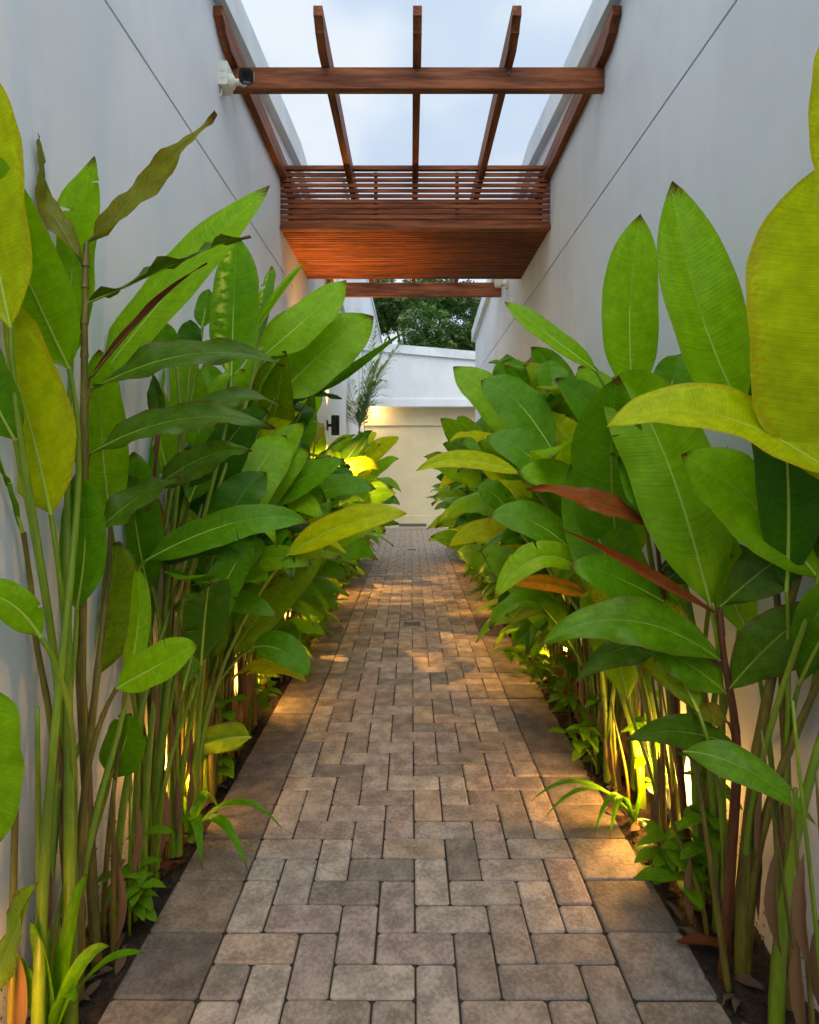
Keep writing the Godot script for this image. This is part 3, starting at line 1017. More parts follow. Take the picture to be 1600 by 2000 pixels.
func build_pergola() -> void:
	var root := thing("pergola", "red-brown timber pergola with slatted box spanning between the white walls", "pergola", Vector3(0, 0, 0))
	var a := XL + 0.003
	var b := XR - 0.003
	# cross beams
	for z in [2.84, 6.06]:
		var st := new_st()
		bar(st, Vector3(a, 3.037 - (0.04 if z > 5 else 0.0), -z), Vector3(b, 3.037 - (0.04 if z > 5 else 0.0), -z), 0.042, 0.105 if z < 5 else 0.14, 0.004)
		put(root, "cross_beam", st, M.wood_x)
	# rafters with shaped ends
	var xs := [XL + 0.022, XL + 0.45, (XL + XR) / 2, XR - 0.45, XR - 0.022]
	for x: float in xs:
		var poly := PackedVector2Array()
		for p in [[2.59, 3.20], [2.59, 3.158], [2.602, 3.156], [2.622, 3.142], [2.638, 3.126], [2.640, 3.118], [2.652, 3.117], [2.668, 3.112], [2.69, 3.103], [2.72, 3.0905], [6.3, 3.0905], [6.3, 3.20]]:
			poly.append(Vector2(-p[0], p[1]))
		var st := new_st()
		prism_x(st, poly, x - 0.0195, x + 0.0195)
		put(root, "rafter", st, M.wood_z)
	for x: float in xs:
		var st := new_st()
		lathe(st, [Vector2(0.0, 0.004), Vector2(0.0045, 0.003), Vector2(0.0055, 0.0)], Transform3D(Basis(Vector3.RIGHT, PI / 2), Vector3(x, 3.06, -2.8185)), 10)
		put(root, "bolt_head", st, M.grey_metal)
	# glass sheets on the rafters
	for i in 4:
		var st := new_st()
		box(st, Vector3(xs[i] + 0.003, 3.203, -6.3), Vector3(xs[i + 1] - 0.003, 3.211, -2.45))
		put(root, "glass_pane", st, M.glass)
	# slatted box: front screen
	var zf := 3.92
	var zb := 4.98
	var ft := new_st()
	bar(ft, Vector3(a, 3.158, -zf), Vector3(b, 3.158, -zf), 0.03, 0.03, 0.003)
	var screen := put(root, "screen_top_rail", ft, M.wood_x)
	for i in 10:
		var st := new_st()
		var y := 3.117 - 0.0345 * i
		bar(st, Vector3(a, y, -zf), Vector3(b, y, -zf), 0.009, 0.0248, 0.0015)
		put(screen, "slat", st, M["board%d" % (rng.randi() % 4)])
	for x: float in [-0.30 + 0.07, 0.30, XL + 0.06, XR - 0.06]:
		var st := new_st()
		bar(st, Vector3(x, 2.80, -zf - 0.024), Vector3(x, 3.14, -zf - 0.024), 0.022, 0.024, 0.002, Vector3(0, 0, 1))
		put(screen, "batten", st, M.wood_z)
	# inner board
	var ib := new_st()
	bar(ib, Vector3(a, 2.955, -4.22), Vector3(b, 2.955, -4.22), 0.03, 0.24, 0.003)
	put(root, "inner_board", ib, M.wood_x)
	# soffit
	var sf := new_st()
	bar(sf, Vector3(a, 2.772, -zf), Vector3(b, 2.772, -zf), 0.045, 0.03, 0.003)
	var soffit := put(root, "soffit_edge", sf, M.wood_x)
	var z := zf + 0.043
	while z < zb:
		var st := new_st()
		bar(st, Vector3(a, 2.774, -z), Vector3(b, 2.774, -z), 0.0265, 0.02, 0.002)
		put(soffit, "slat", st, M["board%d" % (rng.randi() % 4)])
		z += 0.0395
	var bs := new_st()
	box(bs, Vector3(a, 2.83, -zb + 0.01), Vector3(b, 2.84, -zf - 0.05))
	put(soffit, "backing_board", bs, M.wood_x)
	for i in 9:
		var st := new_st()
		var y := 2.82 + 0.038 * i
		bar(st, Vector3(a, y, -zb - 0.012), Vector3(b, y, -zb - 0.012), 0.022, 0.03, 0.0025)
		put(soffit, "back_slat", st, M.wood_x)

func build_fittings() -> void:
	# security camera on its junction box
	var c := thing("security_camera", "small dark faced security camera on white junction box beside the timber beam", "camera", Vector3(XL, 2.93, -2.70))
	c.scale = Vector3(0.88, 0.9, 0.8)
	var st := new_st()
	bar(st, Vector3(0.002, 0.03, 0.06), Vector3(0.002, 0.03, -0.055), 0.004, 0.125, 0.001)
	bar(st, Vector3(0.026, 0.03, 0.055), Vector3(0.026, 0.03, -0.05), 0.045, 0.115, 0.006)
	put(c, "junction_box", st, M.white_plastic)
	for s in [0.012, 0.048]:
		st = new_st()
		lathe(st, [Vector2(0.012, 0), Vector2(0.012, 0.003), Vector2(0.0, 0.004)], Transform3D(Basis(Vector3.RIGHT, PI / 2), Vector3(0.026, s, 0.055)), 14)
		put(c, "screw_cap", st, M.white_plastic)
	st = new_st()
	tube(st, PackedVector3Array([Vector3(0.008, -0.03, 0.02), Vector3(0.008, -0.05, 0.02), Vector3(0.012, -0.06, 0.03), Vector3(0.003, -0.075, 0.03)]), PackedFloat32Array([0.005, 0.005, 0.004, 0.004]), 7)
	put(c, "cable", st, M.white_plastic)
	st = new_st()
	lathe(st, [Vector2(0.0, -0.002), Vector2(0.038, 0.0), Vector2(0.038, 0.012), Vector2(0.026, 0.022), Vector2(0.016, 0.026), Vector2(0.015, 0.05), Vector2(0.022, 0.06), Vector2(0.02, 0.078), Vector2(0.0, 0.085)], Transform3D(Basis(Vector3(0, 0, 1), -PI / 2), Vector3(0.048, 0.012, 0.0)), 18)
	put(c, "bracket", st, M.white_plastic)
	st = new_st()
	bar(st, Vector3(0.150, -0.008, 0.085), Vector3(0.124, 0.072, -0.055), 0.062, 0.062, 0.012)
	put(c, "camera_body", st, M.white_plastic)
	st = new_st()
	bar(st, Vector3(0.1522, -0.0148, 0.097), Vector3(0.1495, -0.0065, 0.0825), 0.070, 0.070, 0.013)
	var fp := put(c, "face_plate", st, M.black_plastic)
	st = new_st()
	bar(st, Vector3(0.1527, -0.0145, 0.1020) + Vector3(0, 0.004, 0.002), Vector3(0.1517, -0.0115, 0.097) + Vector3(0, 0.004, 0.002), 0.034, 0.026, 0.006)
	put(fp, "lens", st, M.lens)
	st = new_st()
	bar(st, Vector3(0.1527, -0.0385, 0.0885), Vector3(0.1517, -0.0355, 0.0835), 0.036, 0.010, 0.002)
	put(fp, "light_window", st, M.grey_metal)
	# round white camera behind the slatted box
	var d := thing("dome_camera", "small white round camera beside the far timber beam end", "camera", Vector3(XR - 0.002, 2.93, -5.65))
	st = new_st()
	lathe(st, [Vector2(0.0, 0.0), Vector2(0.045, 0.0), Vector2(0.045, 0.02), Vector2(0.03, 0.03), Vector2(0.03, 0.06)], Transform3D(Basis(Vector3(0, 0, 1), PI / 2), Vector3.ZERO), 18)
	put(d, "mount", st, M.white_plastic)
	st = new_st()
	bar(st, Vector3(-0.08, 0.02, -0.06), Vector3(-0.10, 0.0, 0.09), 0.07, 0.065, 0.014)
	put(d, "camera_body", st, M.white_plastic)
	# up-and-down wall lamps
	sconce(Vector3(XL, 1.64, -6.1), 1, "dark cylinder wall lamp glowing beside the yellow leaf", 1.5, 0.08)
	sconce(Vector3(XL, 1.62, -4.45), 1, "dark cylinder wall lamp half hidden by leaves under the slatted box", 2.6, 0.30)
	# spike lights in the beds
	spike(Vector3(0.85, 0.0, -2.06), Vector3(-0.2, 1.0, 0.1), "low garden spotlight behind the yellow lit stems near the strap plant", 0.32)
	spike(Vector3(0.87, 0.0, -3.5), Vector3(-0.1, 1, -0.1), "low garden spotlight just before the doorway", 0.2)
	spike(Vector3(0.87, 0.0, -5.3), Vector3(-0.1, 1, -0.1), "low garden spotlight just past the doorway", 0.2)
	spike(Vector3(0.87, 0.0, -7.2), Vector3(-0.1, 1, -0.1), "low garden spotlight at the doorway wall's far end", 0.18)
	spike(Vector3(-0.735, 0.0, -1.06), Vector3(0.1, 1, -0.1), "low garden spotlight at the front end of the security camera wall", 0.035)
	spike(Vector3(-0.81, 0.0, -2.06), Vector3(0.1, 1, 0.1), "low garden spotlight deep among stems behind the tall ginger cane", 0.12)
	spike(Vector3(-0.81, 0.0, -3.05), Vector3(0.1, 1, 0.1), "low garden spotlight among stems below the security camera wall", 0.19)
	spike(Vector3(-0.81, 0.0, -4.1), Vector3(0.1, 1, -0.1), "low garden spotlight under the first wall lamp", 0.19)
	spike(Vector3(-0.81, 0.0, -5.6), Vector3(0.1, 1, -0.1), "low garden spotlight at the yellow stems near the farther wall lamp", 0.22)
	# downlights under the far fascia
	for i in 1:
		var o := thing("downlight", "round recessed downlight under the far fascia, nearest the palm", "light", Vector3(-0.75, 2.40, -11.93))
		st = new_st()
		lathe(st, [Vector2(0.05, -0.002), Vector2(0.062, -0.006), Vector2(0.062, 0.0)], Transform3D.IDENTITY, 20)
		put(o, "ring", st, M.white_plastic)
		st = new_st()
		lathe(st, [Vector2(0.0, -0.003), Vector2(0.05, -0.003)], Transform3D.IDENTITY, 20)
		put(o, "lamp", st, M.lamp_glow)
		var l := OmniLight3D.new()
		l.light_color = Color(1.0, 0.84, 0.56)
		l.light_energy = 0.13
		l.light_size = 0.05
		l.omni_range = 12
		l.omni_attenuation = 2
		l.shadow_enabled = true
		l.position = Vector3(0, -0.07, 0)
		o.add_child(l)

func lamp_light(o: Node3D, p: Vector3, towards: Vector3, energy: float, angle: float, size := 0.02) -> void:
	var l := SpotLight3D.new()
	l.light_color = Color(1.0, 0.73, 0.36)
	l.light_energy = energy
	l.light_size = size
	l.spot_range = 15
	l.spot_attenuation = 2
	l.spot_angle = angle
	l.spot_angle_attenuation = 1.0
	l.shadow_enabled = true
	o.add_child(l)
	l.position = p
	var up := Vector3(0, 0, 1) if absf(towards.normalized().y) > 0.9 else Vector3.UP
	l.look_at_from_position(o.position + p, o.position + p + towards, up)

func sconce(p: Vector3, side: int, label: String, energy: float, lean: float) -> void:
	var o := thing("wall_lamp", label, "lamp", p, "up-and-down wall lamps")
	var st := new_st()
	bar(st, Vector3(0.006 * side, -0.05, 0), Vector3(0.006 * side, 0.05, 0), 0.07, 0.012, 0.003, Vector3(1, 0, 0))
	bar(st, Vector3(0.01 * side, 0, 0), Vector3(0.05 * side, 0, 0), 0.03, 0.03, 0.004)
	put(o, "bracket", st, M.lamp_body)
	st = new_st()
	var x := 0.085 * side
	lathe(st, [Vector2(0.036, 0.10), Vector2(0.042, 0.10), Vector2(0.042, -0.10), Vector2(0.036, -0.10), Vector2(0.036, -0.075), Vector2(0.036, 0.075), Vector2(0.036, 0.10)], Transform3D(Basis.IDENTITY, Vector3(x, 0, 0)), 20)
	put(o, "lamp_body", st, M.lamp_body)
	for s in [-1, 1]:
		st = new_st()
		lathe(st, [Vector2(0.0, 0.077 * s), Vector2(0.033, 0.077 * s), Vector2(0.035, 0.074 * s)], Transform3D(Basis.IDENTITY, Vector3(x, 0, 0)), 16)
		put(o, "lamp_lens", st, M.lamp_glow)
		lamp_light(o, Vector3(x, 0.082 * s, 0), Vector3((lean if s > 0 else 0.45) * side, s, 0), energy if s > 0 else energy * 1.6, 40.0 if s > 0 else 64.0, 0.02)

func spike(p: Vector3, towards: Vector3, label: String, energy: float) -> void:
	var o := thing("garden_spotlight", label, "lamp", p, "garden spotlights hidden in the beds")
	var st := new_st()
	lathe(st, [Vector2(0.001, -0.1), Vector2(0.008, -0.02), Vector2(0.008, 0.045)], Transform3D.IDENTITY, 8)
	put(o, "spike", st, M.lamp_body)
	var d := towards.normalized()
	var bs := Basis(Quaternion(Vector3.UP, d))
	st = new_st()
	lathe(st, [Vector2(0.0, 0.0), Vector2(0.024, 0.004), Vector2(0.03, 0.02), Vector2(0.03, 0.085), Vector2(0.026, 0.085), Vector2(0.026, 0.068)], Transform3D(bs, Vector3(0, 0.045, 0)), 16)
	put(o, "lamp_body", st, M.lamp_body)
	st = new_st()
	lathe(st, [Vector2(0.0, 0.07), Vector2(0.026, 0.07)], Transform3D(bs, Vector3(0, 0.045, 0)), 16)
	put(o, "lamp_lens", st, M.lamp_glow)
	var l := OmniLight3D.new()
	l.light_color = Color(1.0, 0.71, 0.33)
	l.light_energy = energy
	l.light_size = 0.035
	l.omni_range = 12
	l.omni_attenuation = 2
	l.shadow_enabled = true
	o.add_child(l)
	l.position = Vector3(0, 0.045, 0) + d * 0.12

# ------------------------------------------------------------------ far tree and palm
func build_far_green() -> void:
	var r := RandomNumberGenerator.new()
	r.seed = 4242
	var tree := thing("broadleaf_tree", "big dark green broadleaf tree rising behind the far white house", "tree", Vector3(0.2, 0, -27))
	var st := new_st()
	tube(st, bezier(Vector3(0, -0.2, 0), Vector3(0.1, 1.5, 0), Vector3(-0.1, 3.0, 0.1), Vector3(0.1, 5.0, 0), 10), radii(0.42, 0.22, 10), 10)
	put(tree, "trunk", st, M.bark)
	var blobs := []
	for i in 46:
		var az := r.randf() * TAU
		var y := r.randf_range(3.6, 8.9)
		var rad := 5.2 * sqrt(maxf(0.05, 1.0 - pow((y - 5.4) / 4.0, 2))) * sqrt(r.randf())
		blobs.append([Vector3(cos(az) * rad, y, sin(az) * rad * 0.75), r.randf_range(0.7, 1.35)])
	for i in 16:
		var e: Vector3 = blobs[i * 2][0]
		st = new_st()
		var s := Vector3(0.05, r.randf_range(2.4, 4.6), 0)
		tube(st, bezier(s, s + Vector3(e.x * 0.3, 0.8, e.z * 0.3), e - Vector3(e.x * 0.2, 0.7, e.z * 0.2), e, 8), radii(0.14, 0.03, 8), 6)
		put(tree, "limb", st, M.bark)
	# leaf sprays: five small folded leaves
	var lm := new_st()
	lm.set_smooth_group(-1)
	for k in 6:
		var az := k * TAU / 6 + 0.3 * k
		var dir := Vector3(cos(az), 0.25 * sin(k * 2.1), sin(az))
		var s := dir.cross(Vector3.UP).normalized() * 0.22
		var b := dir * 0.1
		var m := dir * 0.55 + Vector3(0, 0.10, 0)
		var t := dir * 1.0
		for v in [b, m + s, m, b, m, m - s, m + s, t, m, m, t, m - s]:
			lm.add_vertex(v)
	lm.generate_normals()
	var mm := MultiMesh.new()
	mm.transform_format = MultiMesh.TRANSFORM_3D
	mm.use_colors = true
	mm.mesh = lm.commit()
	var total := 30000
	mm.instance_count = total
	for i in total:
		var e: Array = blobs[r.randi() % blobs.size()]
		var dir := Vector3(r.randfn(), r.randfn(), r.randfn()).normalized()
		dir.y = dir.y * 0.75 + 0.1
		var p: Vector3 = e[0] + dir * e[1] * pow(r.randf(), 0.4)
		var sc := r.randf_range(0.09, 0.2)
		mm.set_instance_transform(i, Transform3D(Basis.from_euler(Vector3(r.randf_range(-0.9, 0.9), r.randf() * TAU, r.randf_range(-0.9, 0.9))).scaled(Vector3.ONE * sc), p))
		var g := r.randf()
		mm.set_instance_color(i, Color(lerpf(0.05, 0.14, g), lerpf(0.11, 0.24, g), lerpf(0.025, 0.055, g)))
	var mi := MultiMeshInstance3D.new()
	mi.name = "crown"
	mi.multimesh = mm
	mi.material_override = M.tree_leaf
	mi.set_meta("kind", "stuff")
	tree.add_child(mi)
	# palm at the end of the security-camera wall
	var pb := Vector3(-0.80, 0, -9.0)
	var palm := thing("feather_palm", "thin feathery palm with grey-green fronds before the far white house", "palm", pb)
	st = new_st()
	tube(st, bezier(Vector3(0, -0.05, 0), Vector3(0, 0.7, 0), Vector3(0.02, 1.2, 0), Vector3(0.03, 1.75, 0), 10), radii(0.05, 0.022, 10), 9)
	put(palm, "trunk", st, M.cane)
	var fr := [[765, 640, 9.0, 0.16], [735, 626, 9.1, 0.1], [748, 742, 8.8, 0.16], [740, 702, 8.9, 0.12], [700, 600, 9.3, 0.1], [712, 790, 8.7, 0.2], [660, 690, 9.2, 0.12], [785, 668, 8.9, 0.2]]
	for e in fr:
		var top := Vector3(0.03, 1.75, 0)
		var t := at(e[0], e[1], e[2]) - pb
		var mid := top.lerp(t, 0.6) + Vector3(0, e[3] * 1.3, 0)
		var pts := bezier(top, top + Vector3(0, 0.15, 0), mid, t, 18)
		st = new_st()
		tube(st, pts, radii(0.007, 0.002, 18), 5)
		for k in range(3, 19):
			var q := float(k) / 18
			var tan := (pts[mini(k + 1, 18)] - pts[k - 1]).normalized()
			var s := tan.cross(Vector3.UP).normalized()
			for sd in [-1, 1]:
				for h in 2:
					var p := pts[k - 1].lerp(pts[k], h * 0.5)
					var ln := 0.46 * sin(PI * clampf(q * 0.85 + 0.12, 0, 1)) + 0.05
					var dir: Vector3 = (tan * 0.6 + s * sd * 0.85 + Vector3(0, r.randf_range(-0.25, 0.15), 0)).normalized()
					var wv := dir.cross(Vector3.UP).normalized() * 0.013
					var m := p + dir * ln * 0.5
					var tp := p + dir * ln - Vector3(0, ln * 0.22, 0)
					st.set_smooth_group(-1)
					for v in [p, m + wv, m - wv, m + wv, tp, m - wv]:
						st.add_vertex(v)
		put(palm, "frond", st, M.palm)

# ------------------------------------------------------------------ plants
func build_plants() -> void:
	rng.seed = 90210
	var hg := "heliconia clumps in the two beds"
	# --- security-camera side, near
	clump("heliconia_clump", "foremost heliconia clump by the security camera wall with huge yellow-green paddle leaves", "plant", Vector3(-0.775, 0, -1.33), [
		[99, 1005, 1.30, -75, 470, 1.22, 0.20, 0.0, "c", "yellow", 0.12, 0.15, 0.025],
		[20, 640, 1.18, -15, 95, 1.16, 0.135, 0.0, "c", "yellow", 0.1, 0.1, 0.025],
		[135, 720, 1.34, -75, 225, 1.12, 0.17, 0.0, "c", "bright", 0.12, 0.1, 0.025],
		[140, 700, 1.42, 184, 296, 1.44, 0.125, 0.0, "c", "bright", 0.2, 0.1, 0.025],
		[80, 1245, 1.22, -75, 1160, 1.12, 0.07, 0.03, "d", "bright", 0.3, 0.1, 0.034],
		[-25, 1330, 1.05, -8, 1650, 1.05, 0.13, 0.0, "c", "bright", 0.1, 0.1, 0.034, 0],
		[-60, 2010, 1.15, 74, 1690, 1.08, 0.11, 0.0, "l", "torn", 0.2, 0.1, 0.085, 0],
		[20, 1040, 1.3, -70, 830, 1.2, 0.1, 0.0, "c", "mid", 0.2, 0.1, 0.051],
		[228, 1345, 1.42, 388, 1252, 1.40, 0.095, 0.015, "d", "bright", 0.25, 0.1, 0.025],
		[215, 1520, 1.55, 258, 1378, 1.52, 0.115, 0.0, "c", "mid", 0.1, 0.1, 0.025],
		[250, 1330, 1.52, 268, 1088, 1.55, 0.07, 0.0, "r", "bright", 0.5, 0.0, 0.017],
		[215, 1010, 1.55, 195, 650, 1.52, 0.14, 0.0, "c", "bright", 0.15, 0.1, 0.034],
		[150, 1190, 1.42, 152, 900, 1.40, 0.11, 0.0, "c", "mid", 0.15, 0.1, 0.034],
		[30, 860, 1.22, -60, 600, 1.12, 0.12, 0.0, "c", "mid", 0.15, 0.1, 0.034],
		[150, 1335, 1.60, 232, 1030, 1.66, 0.20, 0.0, "c", "torn", 0.1, 0.25, 0.034],
	], hg, 0.05)
	clump("heliconia_clump", "second heliconia clump by the security camera wall, one long leaf aimed at the slatted box", "plant", Vector3(-0.78, 0, -1.72), [
		[172, 765, 1.62, 527, 352, 1.78, 0.15, 0.0, "d", "bright", 0.15, 0.1, 0.025],
		[452, 735, 1.95, 462, 450, 2.0, 0.165, 0.0, "c", "streak", 0.12, 0.1, 0.025],
		[500, 690, 2.1, 532, 502, 2.15, 0.11, 0.0, "l", "streak", 0.2, 0.1, 0.025],
		[395, 640, 2.1, 408, 560, 2.1, 0.07, 0.0, "c", "mid", 0.2, 0.1, 0.034],
		[345, 720, 1.9, 318, 618, 1.9, 0.09, 0.0, "c", "mid", 0.2, 0.1, 0.034],
		[370, 700, 2.0, 372, 622, 2.0, 0.09, 0.0, "c", "deep", 0.2, 0.1, 0.034],
		[285, 1095, 1.75, 605, 992, 1.85, 0.12, 0.05, "d", "mid", 0.3, 0.1, 0.034],
		[280, 1110, 1.8, 120, 1000, 1.9, 0.12, 0.02, "c", "bright", 0.2, 0.1, 0.034],
		[300, 960, 1.9, 180, 800, 2.0, 0.16, 0.0, "c", "mid", 0.15, 0.1, 0.034],
		[330, 930, 2.0, 250, 700, 2.05, 0.16, 0.0, "c", "bright", 0.15, 0.1, 0.034],
		[370, 980, 2.0, 480, 790, 2.1, 0.14, 0.0, "c", "mid", 0.15, 0.1, 0.034],
		[290, 1150, 1.78, 262, 860, 1.78, 0.17, 0.0, "c", "mid", 0.15, 0.1, 0.034],
		[420, 1080, 1.9, 520, 900, 2.0, 0.15, 0.0, "c", "deep", 0.15, 0.1, 0.034],
		[400, 880, 2.1, 330, 660, 2.12, 0.16, 0.0, "c", "bright", 0.15, 0.1, 0.034],
		[250, 900, 2.1, 200, 640, 2.1, 0.14, 0.0, "c", "bright", 0.15, 0.1, 0.034],
	], hg, 0.06)
	clump("heliconia_clump", "third heliconia clump by the security camera wall, pale upright leaves below the pergola box", "plant", Vector3(-0.775, 0, -2.2), [
		[468, 690, 2.05, 600, 498, 2.1, 0.05, 0.0, "l", "bright", 0.9, 0.0, 0.017],
		[515, 695, 2.25, 677, 546, 2.35, 0.17, 0.0, "c", "bright", 0.15, 0.1, 0.025],
		[535, 780, 2.35, 730, 598, 2.45, 0.235, 0.0, "c", "bright", 0.12, 0.1, 0.025],
		[608, 772, 2.5, 790, 645, 2.5, 0.06, 0.0, "r", "mid", 0.95, 0.0, 0.017],
		[455, 985, 2.2, 594, 812, 2.3, 0.135, 0.0, "c", "bright", 0.12, 0.1, 0.025],
		[500, 990, 2.3, 672, 890, 2.35, 0.14, 0.02, "d", "mid", 0.15, 0.1, 0.034],
		[560, 1085, 2.2, 795, 998, 2.15, 0.115, 0.04, "d", "yellow", 0.2, 0.1, 0.025],
		[438, 1138, 2.2, 610, 1102, 2.2, 0.10, 0.04, "d", "bright", 0.2, 0.1, 0.025],
		[330, 1195, 2.0, 545, 1205, 2.0, 0.09, 0.05, "d", "mid", 0.2, 0.1, 0.034],
		[495, 1265, 2.25, 607, 1322, 2.2, 0.115, 0.05, "d", "mid", 0.2, 0.1, 0.034],
		[490, 1440, 2.15, 358, 1468, 2.05, 0.10, 0.03, "d", "torn", 0.35, 0.1, 0.034, 0],
		[560, 1000, 2.6, 735, 945, 2.6, 0.12, 0.04, "d", "mid", 0.25, 0.1, 0.034],
		[470, 860, 2.3, 400, 700, 2.4, 0.15, 0.0, "c", "mid", 0.15, 0.1, 0.034],
		[570, 960, 2.7, 590, 850, 2.8, 0.13, 0.0, "c", "deep", 0.15, 0.1, 0.034],
	], hg, 0.07)
	ginger("tall ginger cane in the front, its twisted olive top leaves against the white wall", [Vector3(-0.765, 0, -1.47), at(158, 1330, 1.44), at(165, 900, 1.42), at(165, 640, 1.40), at(168, 478, 1.40)], [
		[171, 472, 1.40, 422, 206, 1.42, 0.072, -0.015, "c", "ginger_olive", 0.3, 0.1, 0.135],
		[165, 520, 1.40, -20, 255, 1.36, 0.066, 0.02, "r", "ginger_olive", 0.3, 0.1, 0.135],
		[163, 655, 1.40, -35, 468, 1.3, 0.08, 0.025, "d", "ginger", 0.3, 0.1, 0.090],
		[172, 590, 1.40, 488, 430, 1.48, 0.07, -0.01, "u", "ginger", 0.3, 0.1, 0.180],
		[186, 757, 1.41, 556, 700, 1.46, 0.095, 0.05, "d", "ginger", 0.3, 0.15, 0.105],
		[178, 885, 1.42, 538, 832, 1.46, 0.095, 0.055, "d", "ginger", 0.3, 0.15, 0.105],
		[182, 1045, 1.43, 352, 930, 1.52, 0.10, 0.02, "d", "ginger", 0.25, 0.1, 0.075],
		[160, 905, 1.42, -40, 818, 1.35, 0.07, 0.03, "d", "ginger_olive", 0.3, 0.1, 0.120],
		[178, 735, 1.40, 405, 498, 1.45, 0.030, 0.015, "c", "dried", 0.9, 0.0, 0.08],
	], "cane", 0.0135)
	ginger("ginger cane with a dark red sheath, standing among paddle leaves behind the tall cane", [Vector3(-0.76, 0, -1.85), at(292, 1350, 1.82), at(290, 1050, 1.8), at(312, 820, 1.8)], [
		[300, 955, 1.8, 492, 868, 1.75, 0.125, 0.03, "d", "ginger", 0.25, 0.1, 0.075],
		[312, 850, 1.8, 550, 770, 1.9, 0.09, 0.05, "d", "ginger", 0.25, 0.1, 0.105],
		[300, 1000, 1.8, 205, 930, 1.7, 0.09, 0.02, "d", "ginger", 0.25, 0.1, 0.090],
		[292, 1080, 1.8, 312, 960, 1.78, 0.09, 0.0, "c", "red", 0.4, 0.1, 0.05],
		[292, 1110, 1.8, 470, 1075, 1.8, 0.06, 0.03, "d", "ginger", 0.3, 0.1, 0.090],
		[310, 830, 1.8, 300, 720, 1.8, 0.06, 0.0, "c", "ginger", 0.4, 0.1, 0.090],
	], "red_cane")
	ginger("wavy dark ginger cane just before the first wall lamp", [Vector3(-0.75, 0, -2.6), at(480, 1150, 2.55), at(500, 820, 2.5)], [
		[480, 830, 2.5, 668, 772, 2.5, 0.10, 0.06, "d", "ginger", 0.25, 0.1, 0.105],
		[500, 815, 2.5, 440, 720, 2.5, 0.09, 0.02, "d", "ginger", 0.25, 0.1, 0.105],
		[490, 930, 2.5, 420, 880, 2.4, 0.12, 0.02, "d", "ginger", 0.25, 0.1, 0.090],
		[488, 1000, 2.5, 640, 1080, 2.5, 0.12, 0.06, "d", "ginger", 0.25, 0.1, 0.090],
	], "cane")
	# --- doorway side, near
	clump("heliconia_clump", "foremost heliconia clump by the doorway wall with one giant glowing yellow leaf", "plant", Vector3(0.80, 0, -1.32), [
		[1625, 955, 1.18, 1590, 270, 1.14, 0.30, 0.0, "c", "yellow", 0.1, 0.12, 0.020],
		[1690, 500, 1.2, 1612, 60, 1.2, 0.14, 0.0, "c", "yellow", 0.2, 0.1, 0.025],
		[1640, 935, 1.15, 1185, 800, 1.22, 0.135, 0.05, "d", "yellow", 0.25, 0.1, 0.025],
		[1480, 870, 1.42, 1312, 345, 1.5, 0.185, 0.0, "c", "bright", 0.15, 0.1, 0.020],
		[1600, 1130, 1.3, 1330, 880, 1.4, 0.19, 0.04, "d", "bright", 0.15, 0.12, 0.025],
		[1650, 1000, 1.3, 1480, 830, 1.4, 0.16, 0.03, "d", "mid", 0.15, 0.12, 0.025],
	], hg, 0.05)
	clump("heliconia_clump", "second heliconia clump by the doorway wall, tall upright leaf clear of the others", "plant", Vector3(0.82, 0, -1.75), [
		[1236, 778, 1.72, 1252, 400, 1.75, 0.165, 0.0, "c", "bright", 0.15, 0.1, 0.020],
		[1425, 1085, 1.6, 1205, 875, 1.65, 0.20, 0.03, "d", "mid", 0.15, 0.12, 0.025],
		[1345, 1205, 1.65, 1112, 1085, 1.65, 0.14, 0.03, "d", "mid", 0.15, 0.12, 0.025],
		[1165, 725, 1.95, 985, 588, 2.0, 0.085, 0.02, "d", "bright", 0.3, 0.1, 0.025],
		[1300, 800, 1.9, 1330, 680, 1.95, 0.14, 0.0, "c", "mid", 0.2, 0.1, 0.034],
		[1400, 900, 1.8, 1190, 870, 1.7, 0.06, 0.02, "d", "torn", 0.4, 0.1, 0.068],
		[1270, 900, 1.95, 1085, 735, 2.05, 0.18, 0.02, "d", "mid", 0.15, 0.12, 0.025],
		[1225, 830, 2.0, 1130, 715, 2.1, 0.15, 0.0, "d", "bright", 0.15, 0.12, 0.025],
		[1430, 1010, 1.75, 1560, 860, 1.7, 0.16, 0.0, "c", "mid", 0.2, 0.1, 0.034],
	], hg, 0.06)
	clump("heliconia_clump", "third heliconia clump by the doorway wall, one lime leaf pointing across the path", "plant", Vector3(0.81, 0, -2.25), [
		[1015, 925, 2.15, 812, 900, 2.1, 0.075, 0.02, "d", "yellow", 0.25, 0.1, 0.020],
		[1130, 1085, 2.0, 955, 990, 2.05, 0.13, 0.03, "d", "mid", 0.15, 0.12, 0.025],
		[1135, 1115, 1.95, 965, 1160, 1.9, 0.10, 0.09, "d", "bright", 0.25, 0.15, 0.034],
		[1150, 1165, 2.0, 998, 1128, 2.0, 0.06, 0.01, "d", "gold", 0.35, 0.1, 0.03],
		[1100, 960, 2.2, 950, 835, 2.3, 0.16, 0.02, "d", "mid", 0.15, 0.12, 0.025],
		[1080, 880, 2.3, 940, 720, 2.4, 0.19, 0.02, "d", "mid", 0.15, 0.12, 0.025],
		[1020, 860, 2.6, 885, 712, 2.7, 0.18, 0.03, "d", "bright", 0.15, 0.12, 0.025],
		[1000, 1010, 2.4, 930, 950, 2.4, 0.12, 0.03, "d", "mid", 0.2, 0.12, 0.034],
		[1200, 1010, 2.0, 1010, 920, 2.0, 0.13, 0.04, "d", "bright", 0.2, 0.15, 0.034],
		[1090, 800, 2.5, 1075, 690, 2.6, 0.14, 0.0, "c", "mid", 0.2, 0.1, 0.034],
		[995, 790, 3.0, 990, 690, 3.0, 0.16, 0.0, "c", "mid", 0.2, 0.1, 0.034],
	], hg, 0.07)
